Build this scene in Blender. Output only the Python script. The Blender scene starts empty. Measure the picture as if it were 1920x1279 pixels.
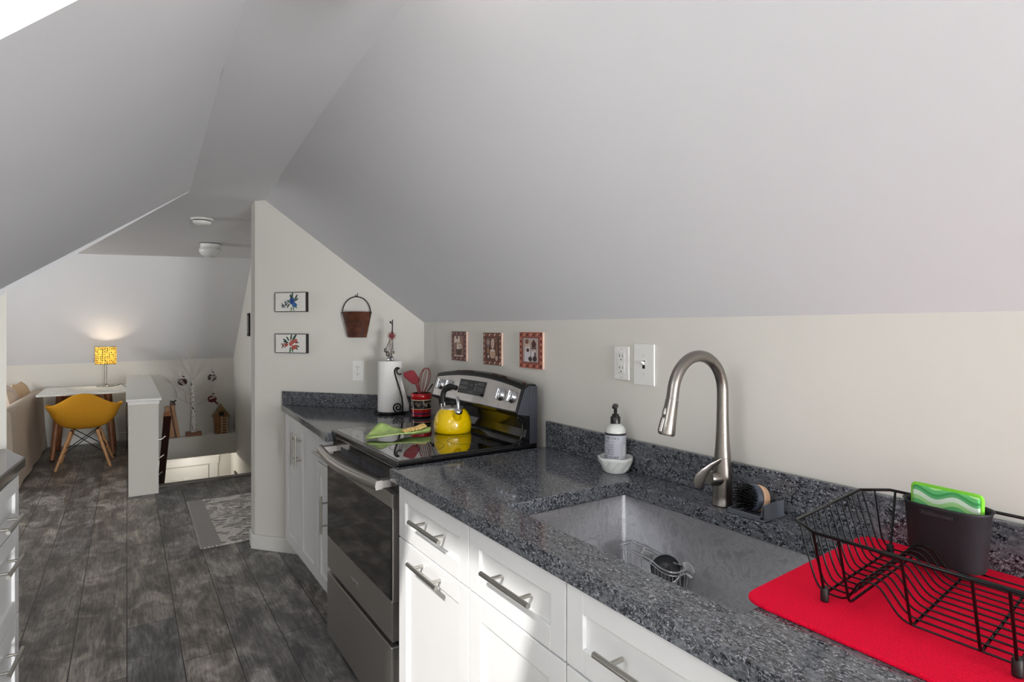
import bpy, math, random
from mathutils import Vector, Matrix
random.seed(7)
PI = math.pi
scene = bpy.context.scene
COL = scene.collection

# ------------------------------------------------------------------ helpers
def lin(c):
    out = []
    for v in c:
        v = v / 255.0
        out.append(v / 12.92 if v <= 0.04045 else ((v + 0.055) / 1.055) ** 2.4)
    return (out[0], out[1], out[2], 1.0)

class G:
    """collects vertices and faces of one mesh"""
    def __init__(s):
        s.v = []; s.f = []; s.sm = []; s.mi = []; s.cur = 0
    def _add(s, vs, fs, smooth=False):
        o = len(s.v)
        s.v += [tuple(p) for p in vs]
        for f in fs:
            s.f.append(tuple(i + o for i in f)); s.sm.append(smooth); s.mi.append(s.cur)
        return s
    def box(s, x0, x1, y0, y1, z0, z1):
        vs = [(x0,y0,z0),(x1,y0,z0),(x1,y1,z0),(x0,y1,z0),(x0,y0,z1),(x1,y0,z1),(x1,y1,z1),(x0,y1,z1)]
        return s._add(vs, [(0,3,2,1),(4,5,6,7),(0,1,5,4),(1,2,6,5),(2,3,7,6),(3,0,4,7)])
    def poly(s, pts, smooth=False):
        return s._add(pts, [tuple(range(len(pts)))], smooth)
    def prism(s, pts, d):
        """polygon pts (3d) extruded by vector d"""
        n = len(pts); d = Vector(d)
        vs = [Vector(p) for p in pts]; vs += [p + d for p in vs]
        fs = [tuple(range(n - 1, -1, -1)), tuple(range(n, 2 * n))]
        for i in range(n):
            j = (i + 1) % n
            fs.append((i, j, n + j, n + i))
        return s._add(vs, fs)
    def slab(s, pts2, z0, z1):
        return s.prism([(p[0], p[1], z0) for p in pts2], (0, 0, z1 - z0))
    def tube(s, path, r, n=10, closed=False, caps=True, sx=1.0):
        P = [Vector(p) for p in path]; m = len(P)
        R = r if isinstance(r, (list, tuple)) else [r] * m
        T = []
        for i in range(m):
            if closed: t = P[(i + 1) % m] - P[(i - 1) % m]
            elif i == 0: t = P[1] - P[0]
            elif i == m - 1: t = P[-1] - P[-2]
            else: t = (P[i + 1] - P[i]).normalized() + (P[i] - P[i - 1]).normalized()
            T.append(t.normalized() if t.length > 1e-9 else Vector((0, 0, 1)))
        a = Vector((0, 0, 1)) if abs(T[0].z) < 0.9 else Vector((1, 0, 0))
        nrm = (a - T[0] * a.dot(T[0])).normalized()
        vs = []
        for i in range(m):
            nrm = (nrm - T[i] * nrm.dot(T[i]))
            nrm = nrm.normalized() if nrm.length > 1e-9 else T[i].orthogonal().normalized()
            b = T[i].cross(nrm)
            for k in range(n):
                an = 2 * PI * k / n
                vs.append(P[i] + (nrm * math.cos(an) * sx + b * math.sin(an)) * R[i])
        fs = []
        for i in range(m if closed else m - 1):
            j = (i + 1) % m
            for k in range(n):
                l = (k + 1) % n
                fs.append((i * n + k, i * n + l, j * n + l, j * n + k))
        s._add(vs, fs, True)
        if caps and not closed:
            s._add(vs[:n], [tuple(range(n - 1, -1, -1))]); s._add(vs[-n:], [tuple(range(n))])
        return s
    def lathe(s, prof, c=(0, 0, 0), n=32, axis=None):
        """profile of (radius, height) around z, moved to c; axis turns z onto another direction"""
        q = Vector((0, 0, 1)).rotation_difference(Vector(axis)) if axis else None
        vs = []; c = Vector(c)
        for (r, z) in prof:
            for k in range(n):
                a = 2 * PI * k / n
                p = Vector((max(r, 1e-5) * math.cos(a), max(r, 1e-5) * math.sin(a), z))
                if q: p = q @ p
                vs.append(p + c)
        fs = []
        for i in range(len(prof) - 1):
            for k in range(n):
                l = (k + 1) % n
                fs.append((i * n + k, i * n + l, (i + 1) * n + l, (i + 1) * n + k))
        return s._add(vs, fs, True)
    def grid(s, rows, smooth=True, closed=False):
        n = len(rows[0]); vs = [p for r in rows for p in r]; fs = []
        for i in range(len(rows) - 1):
            for k in range(n if closed else n - 1):
                l = (k + 1) % n
                fs.append((i * n + k, i * n + l, (i + 1) * n + l, (i + 1) * n + k))
        return s._add(vs, fs, smooth)
    def ball(s, c, r, n=12, sc=(1, 1, 1)):
        rows = []
        for i in range(n // 2 + 1):
            t = PI * i / (n // 2)
            rows.append([(c[0] + r * sc[0] * max(math.sin(t), 1e-4) * math.cos(2 * PI * k / n),
                          c[1] + r * sc[1] * max(math.sin(t), 1e-4) * math.sin(2 * PI * k / n),
                          c[2] - r * sc[2] * math.cos(t)) for k in range(n)])
        return s.grid(rows, True, True)
    def xf(s, M, start=0):
        s.v[start:] = [tuple(M @ Vector(p)) for p in s.v[start:]]
        return s
    def add(s, o, M=None):
        b = len(s.v)
        s.v += [tuple(M @ Vector(p)) for p in o.v] if M else list(o.v)
        for f, sm in zip(o.f, o.sm):
            s.f.append(tuple(i + b for i in f)); s.sm.append(sm); s.mi.append(s.cur)
        return s

def link(name, g, mats, parent=None, bevel=0.0, seg=2, solid=0.0, sub=0):
    me = bpy.data.meshes.new(name)
    me.from_pydata(g.v, [], g.f); me.update()
    me.polygons.foreach_set('use_smooth', g.sm)
    if not isinstance(mats, (list, tuple)): mats = [mats]
    for m in mats: me.materials.append(m)
    me.polygons.foreach_set('material_index', g.mi)
    o = bpy.data.objects.new(name, me); COL.objects.link(o)
    if parent is not None: o.parent = parent
    if solid:
        m = o.modifiers.new('solid', 'SOLIDIFY'); m.thickness = solid; m.offset = 0
    if bevel:
        m = o.modifiers.new('bevel', 'BEVEL'); m.width = bevel; m.segments = seg; m.limit_method = 'ANGLE'; m.angle_limit = math.radians(40)
        m.harden_normals = False
    if sub:
        m = o.modifiers.new('sub', 'SUBSURF'); m.levels = sub; m.render_levels = sub
    return o

def tag(o, label, cat, group=None):
    o['label'] = label; o['category'] = cat
    if group: o['group'] = group
    return o

def thing(name, label, cat, loc=(0, 0, 0), rz=0.0, group=None):
    o = bpy.data.objects.new(name, None); COL.objects.link(o)
    o.empty_display_size = 0.05; o.location = loc; o.rotation_euler = (0, 0, rz)
    return tag(o, label, cat, group)

def struct(name, g, m, **k):
    o = link(name, g, m, **k); o['kind'] = 'structure'; return o

def dup(root, loc, label, rz=None):
    r = root.copy(); COL.objects.link(r); r.location = loc; r['label'] = label
    if rz is not None: r.rotation_euler = (0, 0, rz)
    for ch in list(root.children):
        c = ch.copy(); COL.objects.link(c); c.parent = r
        for gch in ch.children:
            d = gch.copy(); COL.objects.link(d); d.parent = c
    return r

def text_g(s, size, depth=0.0, align='CENTER', space=1.0):
    cu = bpy.data.curves.new('t', 'FONT'); cu.body = s; cu.size = size; cu.extrude = depth
    cu.align_x = align; cu.align_y = 'CENTER'; cu.space_character = space
    ob = bpy.data.objects.new('t', cu); COL.objects.link(ob)
    bpy.context.view_layer.update()
    dg = bpy.context.evaluated_depsgraph_get()
    me = bpy.data.meshes.new_from_object(ob.evaluated_get(dg))
    g = G(); g._add([v.co[:] for v in me.vertices], [tuple(p.vertices) for p in me.polygons])
    bpy.data.objects.remove(ob); bpy.data.curves.remove(cu); bpy.data.meshes.remove(me)
    return g

def arc(c, r, a0, a1, n, u=(1, 0, 0), w=(0, 0, 1)):
    c = Vector(c); u = Vector(u); w = Vector(w)
    return [c + u * (r * math.cos(a0 + (a1 - a0) * i / n)) + w * (r * math.sin(a0 + (a1 - a0) * i / n)) for i in range(n + 1)]

def smooth_path(pts, k=6):
    """Catmull-Rom through the points"""
    P = [Vector(p) for p in pts]; out = []
    for i in range(len(P) - 1):
        p0 = P[max(i - 1, 0)]; p1 = P[i]; p2 = P[i + 1]; p3 = P[min(i + 2, len(P) - 1)]
        for j in range(k):
            t = j / k
            out.append(0.5 * ((2 * p1) + (p2 - p0) * t + (2 * p0 - 5 * p1 + 4 * p2 - p3) * t * t + (3 * p1 - p0 - 3 * p2 + p3) * t ** 3))
    out.append(P[-1]); return out

def fillet(pts, r, k=4):
    """polyline with rounded corners"""
    P = [Vector(p) for p in pts]; out = [P[0]]
    for i in range(1, len(P) - 1):
        a = (P[i - 1] - P[i]); b = (P[i + 1] - P[i])
        d = min(r, a.length * 0.49, b.length * 0.49)
        s = P[i] + a.normalized() * d; e = P[i] + b.normalized() * d
        for j in range(k + 1):
            t = j / k
            out.append(s * (1 - t) ** 2 + P[i] * 2 * t * (1 - t) + e * t * t)
    out.append(P[-1]); return out

# ------------------------------------------------------------------ materials
class NT:
    def __init__(s, name):
        s.m = bpy.data.materials.new(name); s.m.use_nodes = True
        s.n = s.m.node_tree.nodes; s.l = s.m.node_tree.links
        s.b = s.n.get('Principled BSDF'); s.out = s.n.get('Material Output')
    def node(s, t, **k):
        n = s.n.new(t)
        for a, v in k.items():
            if a == 'ins':
                for kk, vv in v.items(): n.inputs[kk].default_value = vv
            else: setattr(n, a, v)
        return n
    def ln(s, a, b): s.l.new(a, b)
    def coord(s, kind='Object', scale=(1, 1, 1), rot=(0, 0, 0), loc=(0, 0, 0)):
        tc = s.node('ShaderNodeTexCoord'); mp = s.node('ShaderNodeMapping')
        mp.inputs['Scale'].default_value = scale; mp.inputs['Rotation'].default_value = rot; mp.inputs['Location'].default_value = loc
        s.ln(tc.outputs[kind], mp.inputs[0]); return mp.outputs[0]
    def noise(s, co, sc, det=4, rough=0.55, dist=0.0):
        n = s.node('ShaderNodeTexNoise'); n.inputs['Scale'].default_value = sc; n.inputs['Detail'].default_value = det
        n.inputs['Roughness'].default_value = rough; n.inputs['Distortion'].default_value = dist
        s.ln(co, n.inputs['Vector']); return n.outputs['Fac']
    def ramp(s, fac, stops, interp='LINEAR'):
        r = s.node('ShaderNodeValToRGB'); r.color_ramp.interpolation = interp
        e = r.color_ramp.elements
        while len(e) < len(stops): e.new(0.5)
        for el, (p, c) in zip(e, stops): el.position = p; el.color = c if len(c) == 4 else (*c, 1)
        s.ln(fac, r.inputs[0]); return r.outputs[0]
    def mix(s, fac, a, b, mode='MIX'):
        n = s.node('ShaderNodeMix', data_type='RGBA', blend_type=mode)
        if isinstance(fac, float): n.inputs[0].default_value = fac
        else: s.ln(fac, n.inputs[0])
        for i, x in ((6, a), (7, b)):
            if isinstance(x, tuple): n.inputs[i].default_value = x
            else: s.ln(x, n.inputs[i])
        return n.outputs[2]
    def bump(s, h, st=0.2, d=0.002):
        n = s.node('ShaderNodeBump'); n.inputs['Strength'].default_value = st; n.inputs['Distance'].default_value = d
        s.ln(h, n.inputs['Height']); s.ln(n.outputs[0], s.b.inputs['Normal'])
    def setp(s, rough=0.5, metal=0.0, spec=0.5, coat=0.0):
        s.b.inputs['Roughness'].default_value = rough; s.b.inputs['Metallic'].default_value = metal
        s.b.inputs['Specular IOR Level'].default_value = spec; s.b.inputs['Coat Weight'].default_value = coat
    def base(s, c):
        if isinstance(c, tuple): s.b.inputs['Base Color'].default_value = c
        else: s.ln(c, s.b.inputs['Base Color'])

def plain(name, c, rough=0.5, metal=0.0, spec=0.5, var=0.06, sc=30, bump=0.0, coat=0.0):
    """procedural material: a colour with slight noise in tone, optional bump"""
    t = NT(name); t.setp(rough, metal, spec, coat)
    co = t.coord('Object'); f = t.noise(co, sc, 3)
    a = lin(c); d = tuple(max(0, x * (1 - var)) for x in a[:3]) + (1,); u = tuple(min(1, x * (1 + var)) for x in a[:3]) + (1,)
    t.base(t.ramp(f, [(0.3, d), (0.7, u)]))
    if bump: t.bump(f, bump, 0.001)
    return t.m

def paint(name, c, rough=0.85):
    t = NT(name); t.setp(rough, 0, 0.25)
    co = t.coord('Object'); f = t.noise(co, 1.3, 3); g = t.noise(co, 160, 3)
    a = lin(c)
    t.base(t.ramp(f, [(0.3, tuple(x * 0.975 for x in a[:3]) + (1,)), (0.7, a)]))
    t.bump(g, 0.06, 0.001); return t.m

M_SLOPE = paint('ceiling_paint', (230, 230, 233))
M_WALL = paint('wall_paint', (223, 220, 212))
M_TRIM = plain('white_trim_paint', (228, 227, 222), 0.4, var=0.015)
M_CAB = plain('white_cabinet_lacquer', (232, 232, 232), 0.32, var=0.012, sc=6)
M_NICKEL = plain('brushed_nickel', (190, 187, 180), 0.28, 1.0, var=0.05, sc=200)
M_BLACK = plain('black_enamel', (14, 14, 16), 0.12, spec=0.6, var=0.1)
M_BLACKM = plain('matte_black', (20, 20, 21), 0.5, var=0.1)
M_STEELD = plain('dark_grey_range_side', (62, 64, 72), 0.45, 0.3, var=0.08, sc=400)
M_WHITEP = plain('white_plastic', (238, 237, 233), 0.35, var=0.01)
M_DARKHOLE = plain('dark_slot', (25, 24, 23), 0.7)

def steel(name, c, rough, axis, metal=1.0, st=0.05):
    t = NT(name); t.setp(rough, metal, 0.5)
    sc = [30, 30, 30]; sc[axis] = 1.0
    co = t.coord('Object', scale=tuple(sc)); f = t.noise(co, 22, 3)
    a = lin(c)
    t.base(t.ramp(f, [(0.3, tuple(x * 0.94 for x in a[:3]) + (1,)), (0.7, a)]))
    r = t.ramp(f, [(0.3, (rough - 0.03,) * 3), (0.7, (rough + 0.04,) * 3)])
    t.ln(r, t.b.inputs['Roughness']); t.bump(f, st, 0.0003); return t.m
M_STEEL = steel('stainless_steel', (208, 204, 200), 0.32, 1)
M_STEELDOOR = steel('stainless_door', (196, 192, 188), 0.42, 1)
M_FAUCET = steel('brushed_faucet_steel', (146, 141, 135), 0.30, 2, 1.0, .1)
M_CHROME = plain('chrome', (215, 217, 220), 0.1, 1.0, var=0.03)

def sinkmat():
    t = NT('sink_steel'); t.setp(0.3, 1.0)
    co = t.coord('Object'); f = t.noise(co, 6, 5, 0.6, 0.6); f2 = t.noise(co, 260, 2); f3 = t.noise(co, 14, 4, 0.7, 2.0)
    r = t.ramp(f, [(0.35, (0.36,) * 3), (0.7, (0.50,) * 3)]); t.ln(r, t.b.inputs['Roughness'])
    c1 = t.ramp(f3, [(0.40, lin((172, 172, 175))), (0.5, lin((196, 196, 199))), (0.56, lin((182, 182, 185)))])
    sp = t.ramp(f2, [(0.70, (0, 0, 0)), (0.76, (1, 1, 1))])
    t.base(t.mix(sp, c1, lin((205, 206, 208)))); t.bump(f2, 0.08, 0.0004); return t.m
M_SINK = sinkmat()

def granite():
    t = NT('granite'); t.setp(0.16, 0, 0.5)
    co = t.coord('Object'); cs = t.coord('Object', scale=(1.0, 1.0, 1.0), rot=(0.3, 0.2, 0.5))
    w = t.node('ShaderNodeTexNoise'); w.inputs['Scale'].default_value = 9; w.inputs['Detail'].default_value = 3
    t.ln(co, w.inputs['Vector'])
    wm = t.node('ShaderNodeMix', data_type='VECTOR'); wm.inputs[0].default_value = 0.05
    t.ln(co, wm.inputs[4]); t.ln(w.outputs['Color'], wm.inputs[5])
    cs2 = t.coord('Object', scale=(1.6, .75, 1.2), rot=(.2, .1, .6))
    v2 = t.node('ShaderNodeTexVoronoi'); v2.inputs['Scale'].default_value = 230; t.ln(wm.outputs[1], v2.inputs['Vector'])
    sv2 = t.node('ShaderNodeSeparateColor'); t.ln(v2.outputs['Color'], sv2.inputs[0])
    big = t.noise(cs2, 26, 5, 0.62, 1.6); mid = t.noise(cs2, 70, 4, .7, .8)
    fine = t.noise(co, 330, 3, .65, .3); fin2 = t.noise(cs2, 150, 4, .7, .6)
    fm = t.node('ShaderNodeMath', operation='ADD'); hm_ = t.node('ShaderNodeMath', operation='MULTIPLY'); hm_.inputs[1].default_value = .55
    t.ln(fin2, hm_.inputs[0]); h2_ = t.node('ShaderNodeMath', operation='MULTIPLY'); h2_.inputs[1].default_value = .45; t.ln(fine, h2_.inputs[0]); t.ln(hm_.outputs[0], fm.inputs[0]); t.ln(h2_.outputs[0], fm.inputs[1])
    c1 = t.ramp(fm.outputs[0], [(0.42, lin((16, 17, 21))), (0.475, lin((50, 53, 59))), (0.525, lin((92, 95, 102))), (0.59, lin((168, 171, 177)))])
    c2 = t.ramp(mid, [(0.34, lin((66, 69, 74))), (0.52, lin((104, 107, 112))), (.68, lin((132, 134, 139)))])
    blot = t.ramp(big, [(0.49, (0, 0, 0)), (0.56, (.88,) * 3)])
    c = t.mix(blot, c1, c2)
    warm = t.ramp(t.noise(co, 5, 3), [(0.62, (0, 0, 0)), (0.75, (0.35,) * 3)])
    c = t.mix(warm, c, lin((104, 92, 92)))
    t.base(c)
    r = t.ramp(sv2.outputs[1], [(0.0, (0.06,) * 3), (1.0, (0.13,) * 3)]); t.ln(r, t.b.inputs['Roughness'])
    return t.m
M_GRANITE = granite()

def floormat():
    t = NT('grey_plank_floor'); t.setp(0.42, 0, 0.45)
    co = t.coord('Object', rot=(0, 0, PI / 2), loc=(0.35, 0.0, 0))
    b = t.node('ShaderNodeTexBrick'); b.offset = 0.37; b.offset_frequency = 2; b.squash = 1.0
    for k, x in {'Scale': 1.0, 'Mortar Size': 0.0022, 'Mortar Smooth': 0.3, 'Bias': 0.0, 'Brick Width': 1.2, 'Row Height': 0.195}.items(): b.inputs[k].default_value = x
    b.inputs['Color1'].default_value = (0, 0, 0, 1); b.inputs['Color2'].default_value = (1, 1, 1, 1); b.inputs['Mortar'].default_value = (0.5, 0.5, 0.5, 1)
    t.ln(co, b.inputs['Vector'])
    g1 = t.coord('Object', scale=(16, 1.3, 1)); g2 = t.coord('Object', scale=(60, 5, 1)); g3 = t.coord('Object', scale=(5, 2.4, 1))
    # each plank shifts its grain
    add = t.node('ShaderNodeVectorMath', operation='ADD'); sc = t.node('ShaderNodeVectorMath', operation='SCALE'); sc.inputs[3].default_value = 7.0
    t.ln(b.outputs['Color'], sc.inputs[0]); t.ln(g1, add.inputs[0]); t.ln(sc.outputs[0], add.inputs[1])
    n1 = t.noise(add.outputs[0], 1.6, 6, 0.62, 0.7); n2 = t.noise(g2, 2.0, 5, 0.65, 0.4); n3 = t.noise(g3, 1.4, 5, 0.65, 0.8)
    c1 = t.ramp(n1, [(0.30, lin((78, 76, 75))), (0.5, lin((138, 135, 132))), (0.70, lin((196, 192, 188)))])
    c2 = t.ramp(n3, [(0.38, lin((60, 58, 57))), (0.51, lin((140, 137, 134))), (0.64, lin((222, 217, 212)))])
    c = t.mix(0.6, c1, c2)
    fine = t.ramp(n2, [(0.36, (0.5,) * 3), (0.60, (1.2,) * 3)])
    c = t.mix(0.8, c, fine, 'MULTIPLY')
    tint = t.ramp(b.outputs['Color'], [(0.0, lin((205, 206, 210))), (0.5, lin((232, 230, 228))), (1.0, lin((248, 240, 232)))])
    c = t.mix(1.0, c, tint, 'MULTIPLY')
    c = t.mix(b.outputs['Fac'], c, lin((30, 28, 27)))
    t.base(c)
    hm = t.node('ShaderNodeMath', operation='SUBTRACT'); t.ln(n2, hm.inputs[0]); t.ln(b.outputs['Fac'], hm.inputs[1])
    t.bump(hm.outputs[0], 0.28, 0.003)
    r = t.ramp(n3, [(0.3, (0.36,) * 3), (0.7, (0.52,) * 3)]); t.ln(r, t.b.inputs['Roughness'])
    return t.m
M_FLOOR = floormat()

def wood(name, dark, light, axis=2, rough=0.45):
    t = NT(name); t.setp(rough)
    s = [22, 22, 22]; s[axis] = 2.0
    f = t.noise(t.coord('Object', scale=tuple(s)), 2.5, 4, 0.6, 0.5)
    t.base(t.ramp(f, [(0.3, lin(dark)), (0.7, lin(light))])); return t.m
M_OAK = wood('light_oak', (176, 122, 78), (214, 166, 118))
M_WALNUT = wood('walnut_leg', (120, 72, 42), (160, 104, 66))
M_RAIL = wood('dark_stained_rail', (42, 20, 14), (70, 36, 26), 1, 0.3)
M_PLANK = wood('pine_board', (150, 100, 60), (196, 146, 96))
M_PLANKD = wood('dark_board', (70, 32, 22), (110, 54, 36))
M_BASEW = wood('base_block', (110, 66, 36), (150, 98, 58), 0)
M_BIRDH = wood('birdhouse_wood', (110, 70, 38), (158, 108, 62), 2)

def fabric(name, c, rough=0.95, sc=260, var=0.14, bump=0.4):
    t = NT(name); t.setp(rough, 0, 0.15)
    co = t.coord('Object'); f = t.noise(co, sc, 2, 0.7)
    a = lin(c)
    t.base(t.ramp(f, [(0.3, tuple(x * (1 - var) for x in a[:3]) + (1,)), (0.7, tuple(min(1, x * (1 + var)) for x in a[:3]) + (1,))]))
    t.bump(f, bump, 0.002); return t.m
M_SOFA = fabric('beige_slipcover', (205, 190, 174), sc=200)
M_PILLOWA = fabric('cream_pillow', (226, 208, 190), sc=200)
M_PILLOWB = fabric('peach_pillow', (222, 192, 158), sc=200)
M_MUSTARD = fabric('mustard_upholstery', (208, 148, 40), 0.8, 340, 0.16, 0.25)
M_MAT = fabric('red_microfibre', (232, 8, 52), 0.95, 420, 0.2, 0.7)
M_ROLL = fabric('white_paper', (236, 235, 232), 0.95, 150, 0.03, 0.35)

# ------------------------------------------------------------------ room
def S(x, y):   # underside of the left roof slope
    return 2.19 - 0.952 * (xl(y) - x)
def interp(y, T):
    if y <= T[0][0]: return T[0][1]
    for (a, b), (c, d) in zip(T, T[1:]):
        if y <= c: return b + (d - b) * (y - a) / (c - a)
    return T[-1][1]
def xl(y): return interp(y, [(-2, .235), (1.536, .241), (2.097, .249), (3.849, .306)])
def xr(y): return interp(y, [(-2, .555), (1.3, .573), (1.744, .58), (2.837, .645), (3.867, .721)])
YB = -4.5
ZC = 2.19; WX = 1.41; ZK = 1.418
P0 = (.672, 3.928); P1 = (WX, 3.013)
CL = (-.393, 2.982); BL = (.306, 3.849); LWX = -.94
WL1 = (LWX, 4.53)

g = G()
hx0, hx1, hy0, hy1 = .222, 1.2, 5.93, 8.40
g.box(-3.0, WX, YB, hy0, -.22, 0); g.box(-3.0, hx0, hy0, 8.62, -.22, 0)
struct('floor', g, M_FLOOR)
struct('wall_ledge', G().box(hx0, 1.32, hy1, 8.62, -.22, 0), M_TRIM)
g = G().box(-.6, 1.9, 5.5, 9.75, -2.75, -2.65)
struct('floor_lower', g, M_FLOOR)

# flat ceiling strip and far ceiling
g = G(); ys = [YB, -3.2] + [-2 + i * (5.0 / 14) for i in range(15)]
rows = [[(xl(y), y, ZC), (xr(y) + .012, y, ZC)] for y in ys] + [[(*BL, ZC), (.721, 3.867, ZC)]]
g.grid(rows, True)
g.poly([(*BL, ZC), (.721, 3.867, ZC), (1.21, 3.5, ZC), (1.21, 7.19, ZC), (-.42, 7.75, ZC), (-3, 7.8, ZC), (-3, 2.982, ZC), (*CL, ZC)])
struct('ceiling', g, M_SLOPE)
# right slope
g = G(); rows = []
for y in ys + [None]:
    a = Vector((xr(y), y, ZC + .0005)) if y is not None else Vector((.721, 3.867, ZC))
    b = Vector((WX, min(y, 2.9), ZK)) if y is not None else Vector((*P1, ZK))
    rows.append([tuple(a.lerp(b, k / 6)) for k in range(7)])
R0, R1, K0, K1 = 3, 5, 1, 4      # cells left open for the added second skylight
g.grid(rows, True)
keep = [i for i, f in enumerate(g.f) if not (R0 <= f[0] // 7 < R1 and K0 <= f[0] % 7 < K1)]
g.f = [g.f[i] for i in keep]; g.sm = [g.sm[i] for i in keep]; g.mi = [g.mi[i] for i in keep]
hole = [Vector(rows[R0][K0]), Vector(rows[R1][K0]), Vector(rows[R1][K1]), Vector(rows[R0][K1])]
struct('ceiling_right', g, M_SLOPE)
# left slope with the skylight opening
KX0, KX1, KY0, KY1 = -.55, -.02, .29, 1.13
g = G()
for ya, yb in ((YB, KY0), (KY0, KY1), (KY1, 2.0), (2.0, CL[1])):
    xa = [xl(ya), KX1, KX0, LWX]; xb = [xl(yb), KX1, KX0, LWX]
    for i in range(3):
        if ya == KY0 and i == 1: continue
        g.poly([(xa[i], ya, S(xa[i], ya)), (xb[i], yb, S(xb[i], yb)), (xb[i + 1], yb, S(xb[i + 1], yb)), (xa[i + 1], ya, S(xa[i + 1], ya))])
def sp(x, y): return (x, y, S(x, y))
g.poly([sp(xl(CL[1]), CL[1]), (*BL, ZC), sp(*CL)])
g.poly([sp(*CL), sp(*WL1), sp(LWX, CL[1])])
struct('ceiling_left', g, M_SLOPE)
# skylight shaft, frame and pane
up = Vector((-.69, 0, .724)) * .16
cs = [Vector(sp(KX1, KY0)), Vector(sp(KX1, KY1)), Vector(sp(KX0, KY1)), Vector(sp(KX0, KY0))]
sd0 = Vector((-1, 0, -.952)).normalized() * .13
sy0 = Vector((0, -.10, 0)); tc = [cs[0] + up + sd0, cs[1] + up + sd0 + sy0, cs[2] + up + sy0, cs[3] + up]
g = G()
for i in range(4):
    j = (i + 1) % 4
    g.poly([cs[i], cs[j], tc[j], tc[i]])
win = struct('window_1', g, M_TRIM)
g = G()
ctr = sum(tc, Vector()) / 4
for i in range(4):
    a, b = tc[i], tc[(i + 1) % 4]
    ai, bi = a.lerp(ctr, .08), b.lerp(ctr, .08)
    g.prism([a, b, bi, ai], up * .15)
link('window_frame', g, M_TRIM, win)
tg = NT('skylight_glass')
tr = tg.node('ShaderNodeBsdfTransparent'); gl = tg.node('ShaderNodeBsdfGlossy'); gl.inputs['Roughness'].default_value = .02
fr = tg.node('ShaderNodeFresnel'); mx = tg.node('ShaderNodeMixShader')
tg.ln(fr.outputs[0], mx.inputs[0]); tg.ln(tr.outputs[0], mx.inputs[1]); tg.ln(gl.outputs[0], mx.inputs[2]); tg.ln(mx.outputs[0], tg.out.inputs[0])
g = G().prism([c.lerp(ctr, .07) + up * .05 for c in tc], up * .02)
link('pane', g, tg.m, win)
up2 = Vector((.68, 0, .733)) * .16; tc2 = [p + up2 for p in hole]; ct2_ = sum(tc2, Vector()) / 4  # added unseen skylight behind the camera, brightens the left slope
g = G()
for i in range(4):
    j = (i + 1) % 4; g.poly([hole[i], hole[j], tc2[j], tc2[i]])
win4 = struct('window_4_added', g, M_TRIM)
g = G()
for i in range(4):
    a, b = tc2[i], tc2[(i + 1) % 4]; g.prism([a, b, b.lerp(ct2_, .08), a.lerp(ct2_, .08)], up2 * .15)
link('window_frame', g, M_TRIM, win4)
link('pane', G().prism([c.lerp(ct2_, .07) + up2 * .05 for c in tc2], up2 * .02), tg.m, win4)
# lip along the end of the left slope
d = Vector((.628, .778, 0)); C2 = Vector(sp(*CL)) - d * .16; C2.z = S(C2.x, C2.y)
Bp = Vector((*BL, ZC)); nrm = Vector((-.778, .628, 0))
lo = C2 - Vector((0, 0, .03))
g = G(); a = [C2, Bp, Bp - Vector((0, 0, .004)), lo]; g.prism([p + nrm * .002 for p in a], nrm * .02)
struct('trim_1', g, M_SLOPE)
# walls
g = G().poly([(WX, YB, 0), (WX, P1[1], 0), (WX, P1[1], ZK), (WX, YB, ZK)]); struct('wall_right', g, M_WALL)
g = G(); g.prism([(*P1, 0), (*P1, ZK), (.721, 3.867, ZC), (*P0, ZC), (*P0, 0)], (0, .13, 0)); struct('wall_partition', g, M_WALL)
g = G().poly([(LWX, YB, 0), (LWX, WL1[1], 0), (LWX, WL1[1], S(LWX, 4.5)), (LWX, YB, S(LWX, YB))]); struct('wall_left', g, M_WALL)
wd = Vector((-.333, .943, 0)); wn = Vector((.943, .333, 0)) * .02
g = G(); g.prism([(*CL, 0), (*WL1, 0), (*WL1, S(*WL1)), (*CL, S(*CL))], -wn); struct('wall_left_end', g, M_WALL)
g = G(); g.poly([(*BL, ZC), sp(*CL), (*CL, ZC)]); g.poly([sp(*CL), sp(*WL1), (*WL1, ZC), (*CL, ZC)]); struct('wall_upper', g, M_WALL)
# near gable behind the camera, with an unseen window added for fill light
yb = YB; wz0, wz1, wx0, wx1 = .45, 1.5, .25, 1.25
g = G()
g.poly([(LWX, yb, 0), (wx0, yb, 0), (wx0, yb, S(wx0, yb)), (LWX, yb, S(LWX, yb))])
g.poly([(wx0, yb, 0), (wx1, yb, 0), (wx1, yb, wz0), (wx0, yb, wz0)])
g.poly([(wx0, yb, wz1), (wx1, yb, wz1), (wx1, yb, 1.562), (xr(yb), yb, ZC), (xl(yb), yb, ZC), sp(wx0, yb)])
g.poly([(wx1, yb, 0), (WX, yb, 0), (WX, yb, ZK), (wx1, yb, 1.562)])
struct('wall_back', g, M_WALL)
w2 = struct('window_2_added', G().box(wx0, wx0 + .05, yb - .06, yb, wz0, wz1).box(wx1 - .05, wx1, yb - .06, yb, wz0, wz1).box(wx0 + .05, wx1 - .05, yb - .06, yb, wz1 - .05, wz1).box(wx0 + .05, wx1 - .05, yb - .06, yb, wz0, wz0 + .05).box(.73, .77, yb - .05, yb - .01, wz0 + .05, wz1 - .05), M_TRIM)
link('pane', G().box(wx0 + .05, wx1 - .05, yb - .035, yb - .03, wz0 + .05, wz1 - .05), tg.m, w2)
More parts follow.
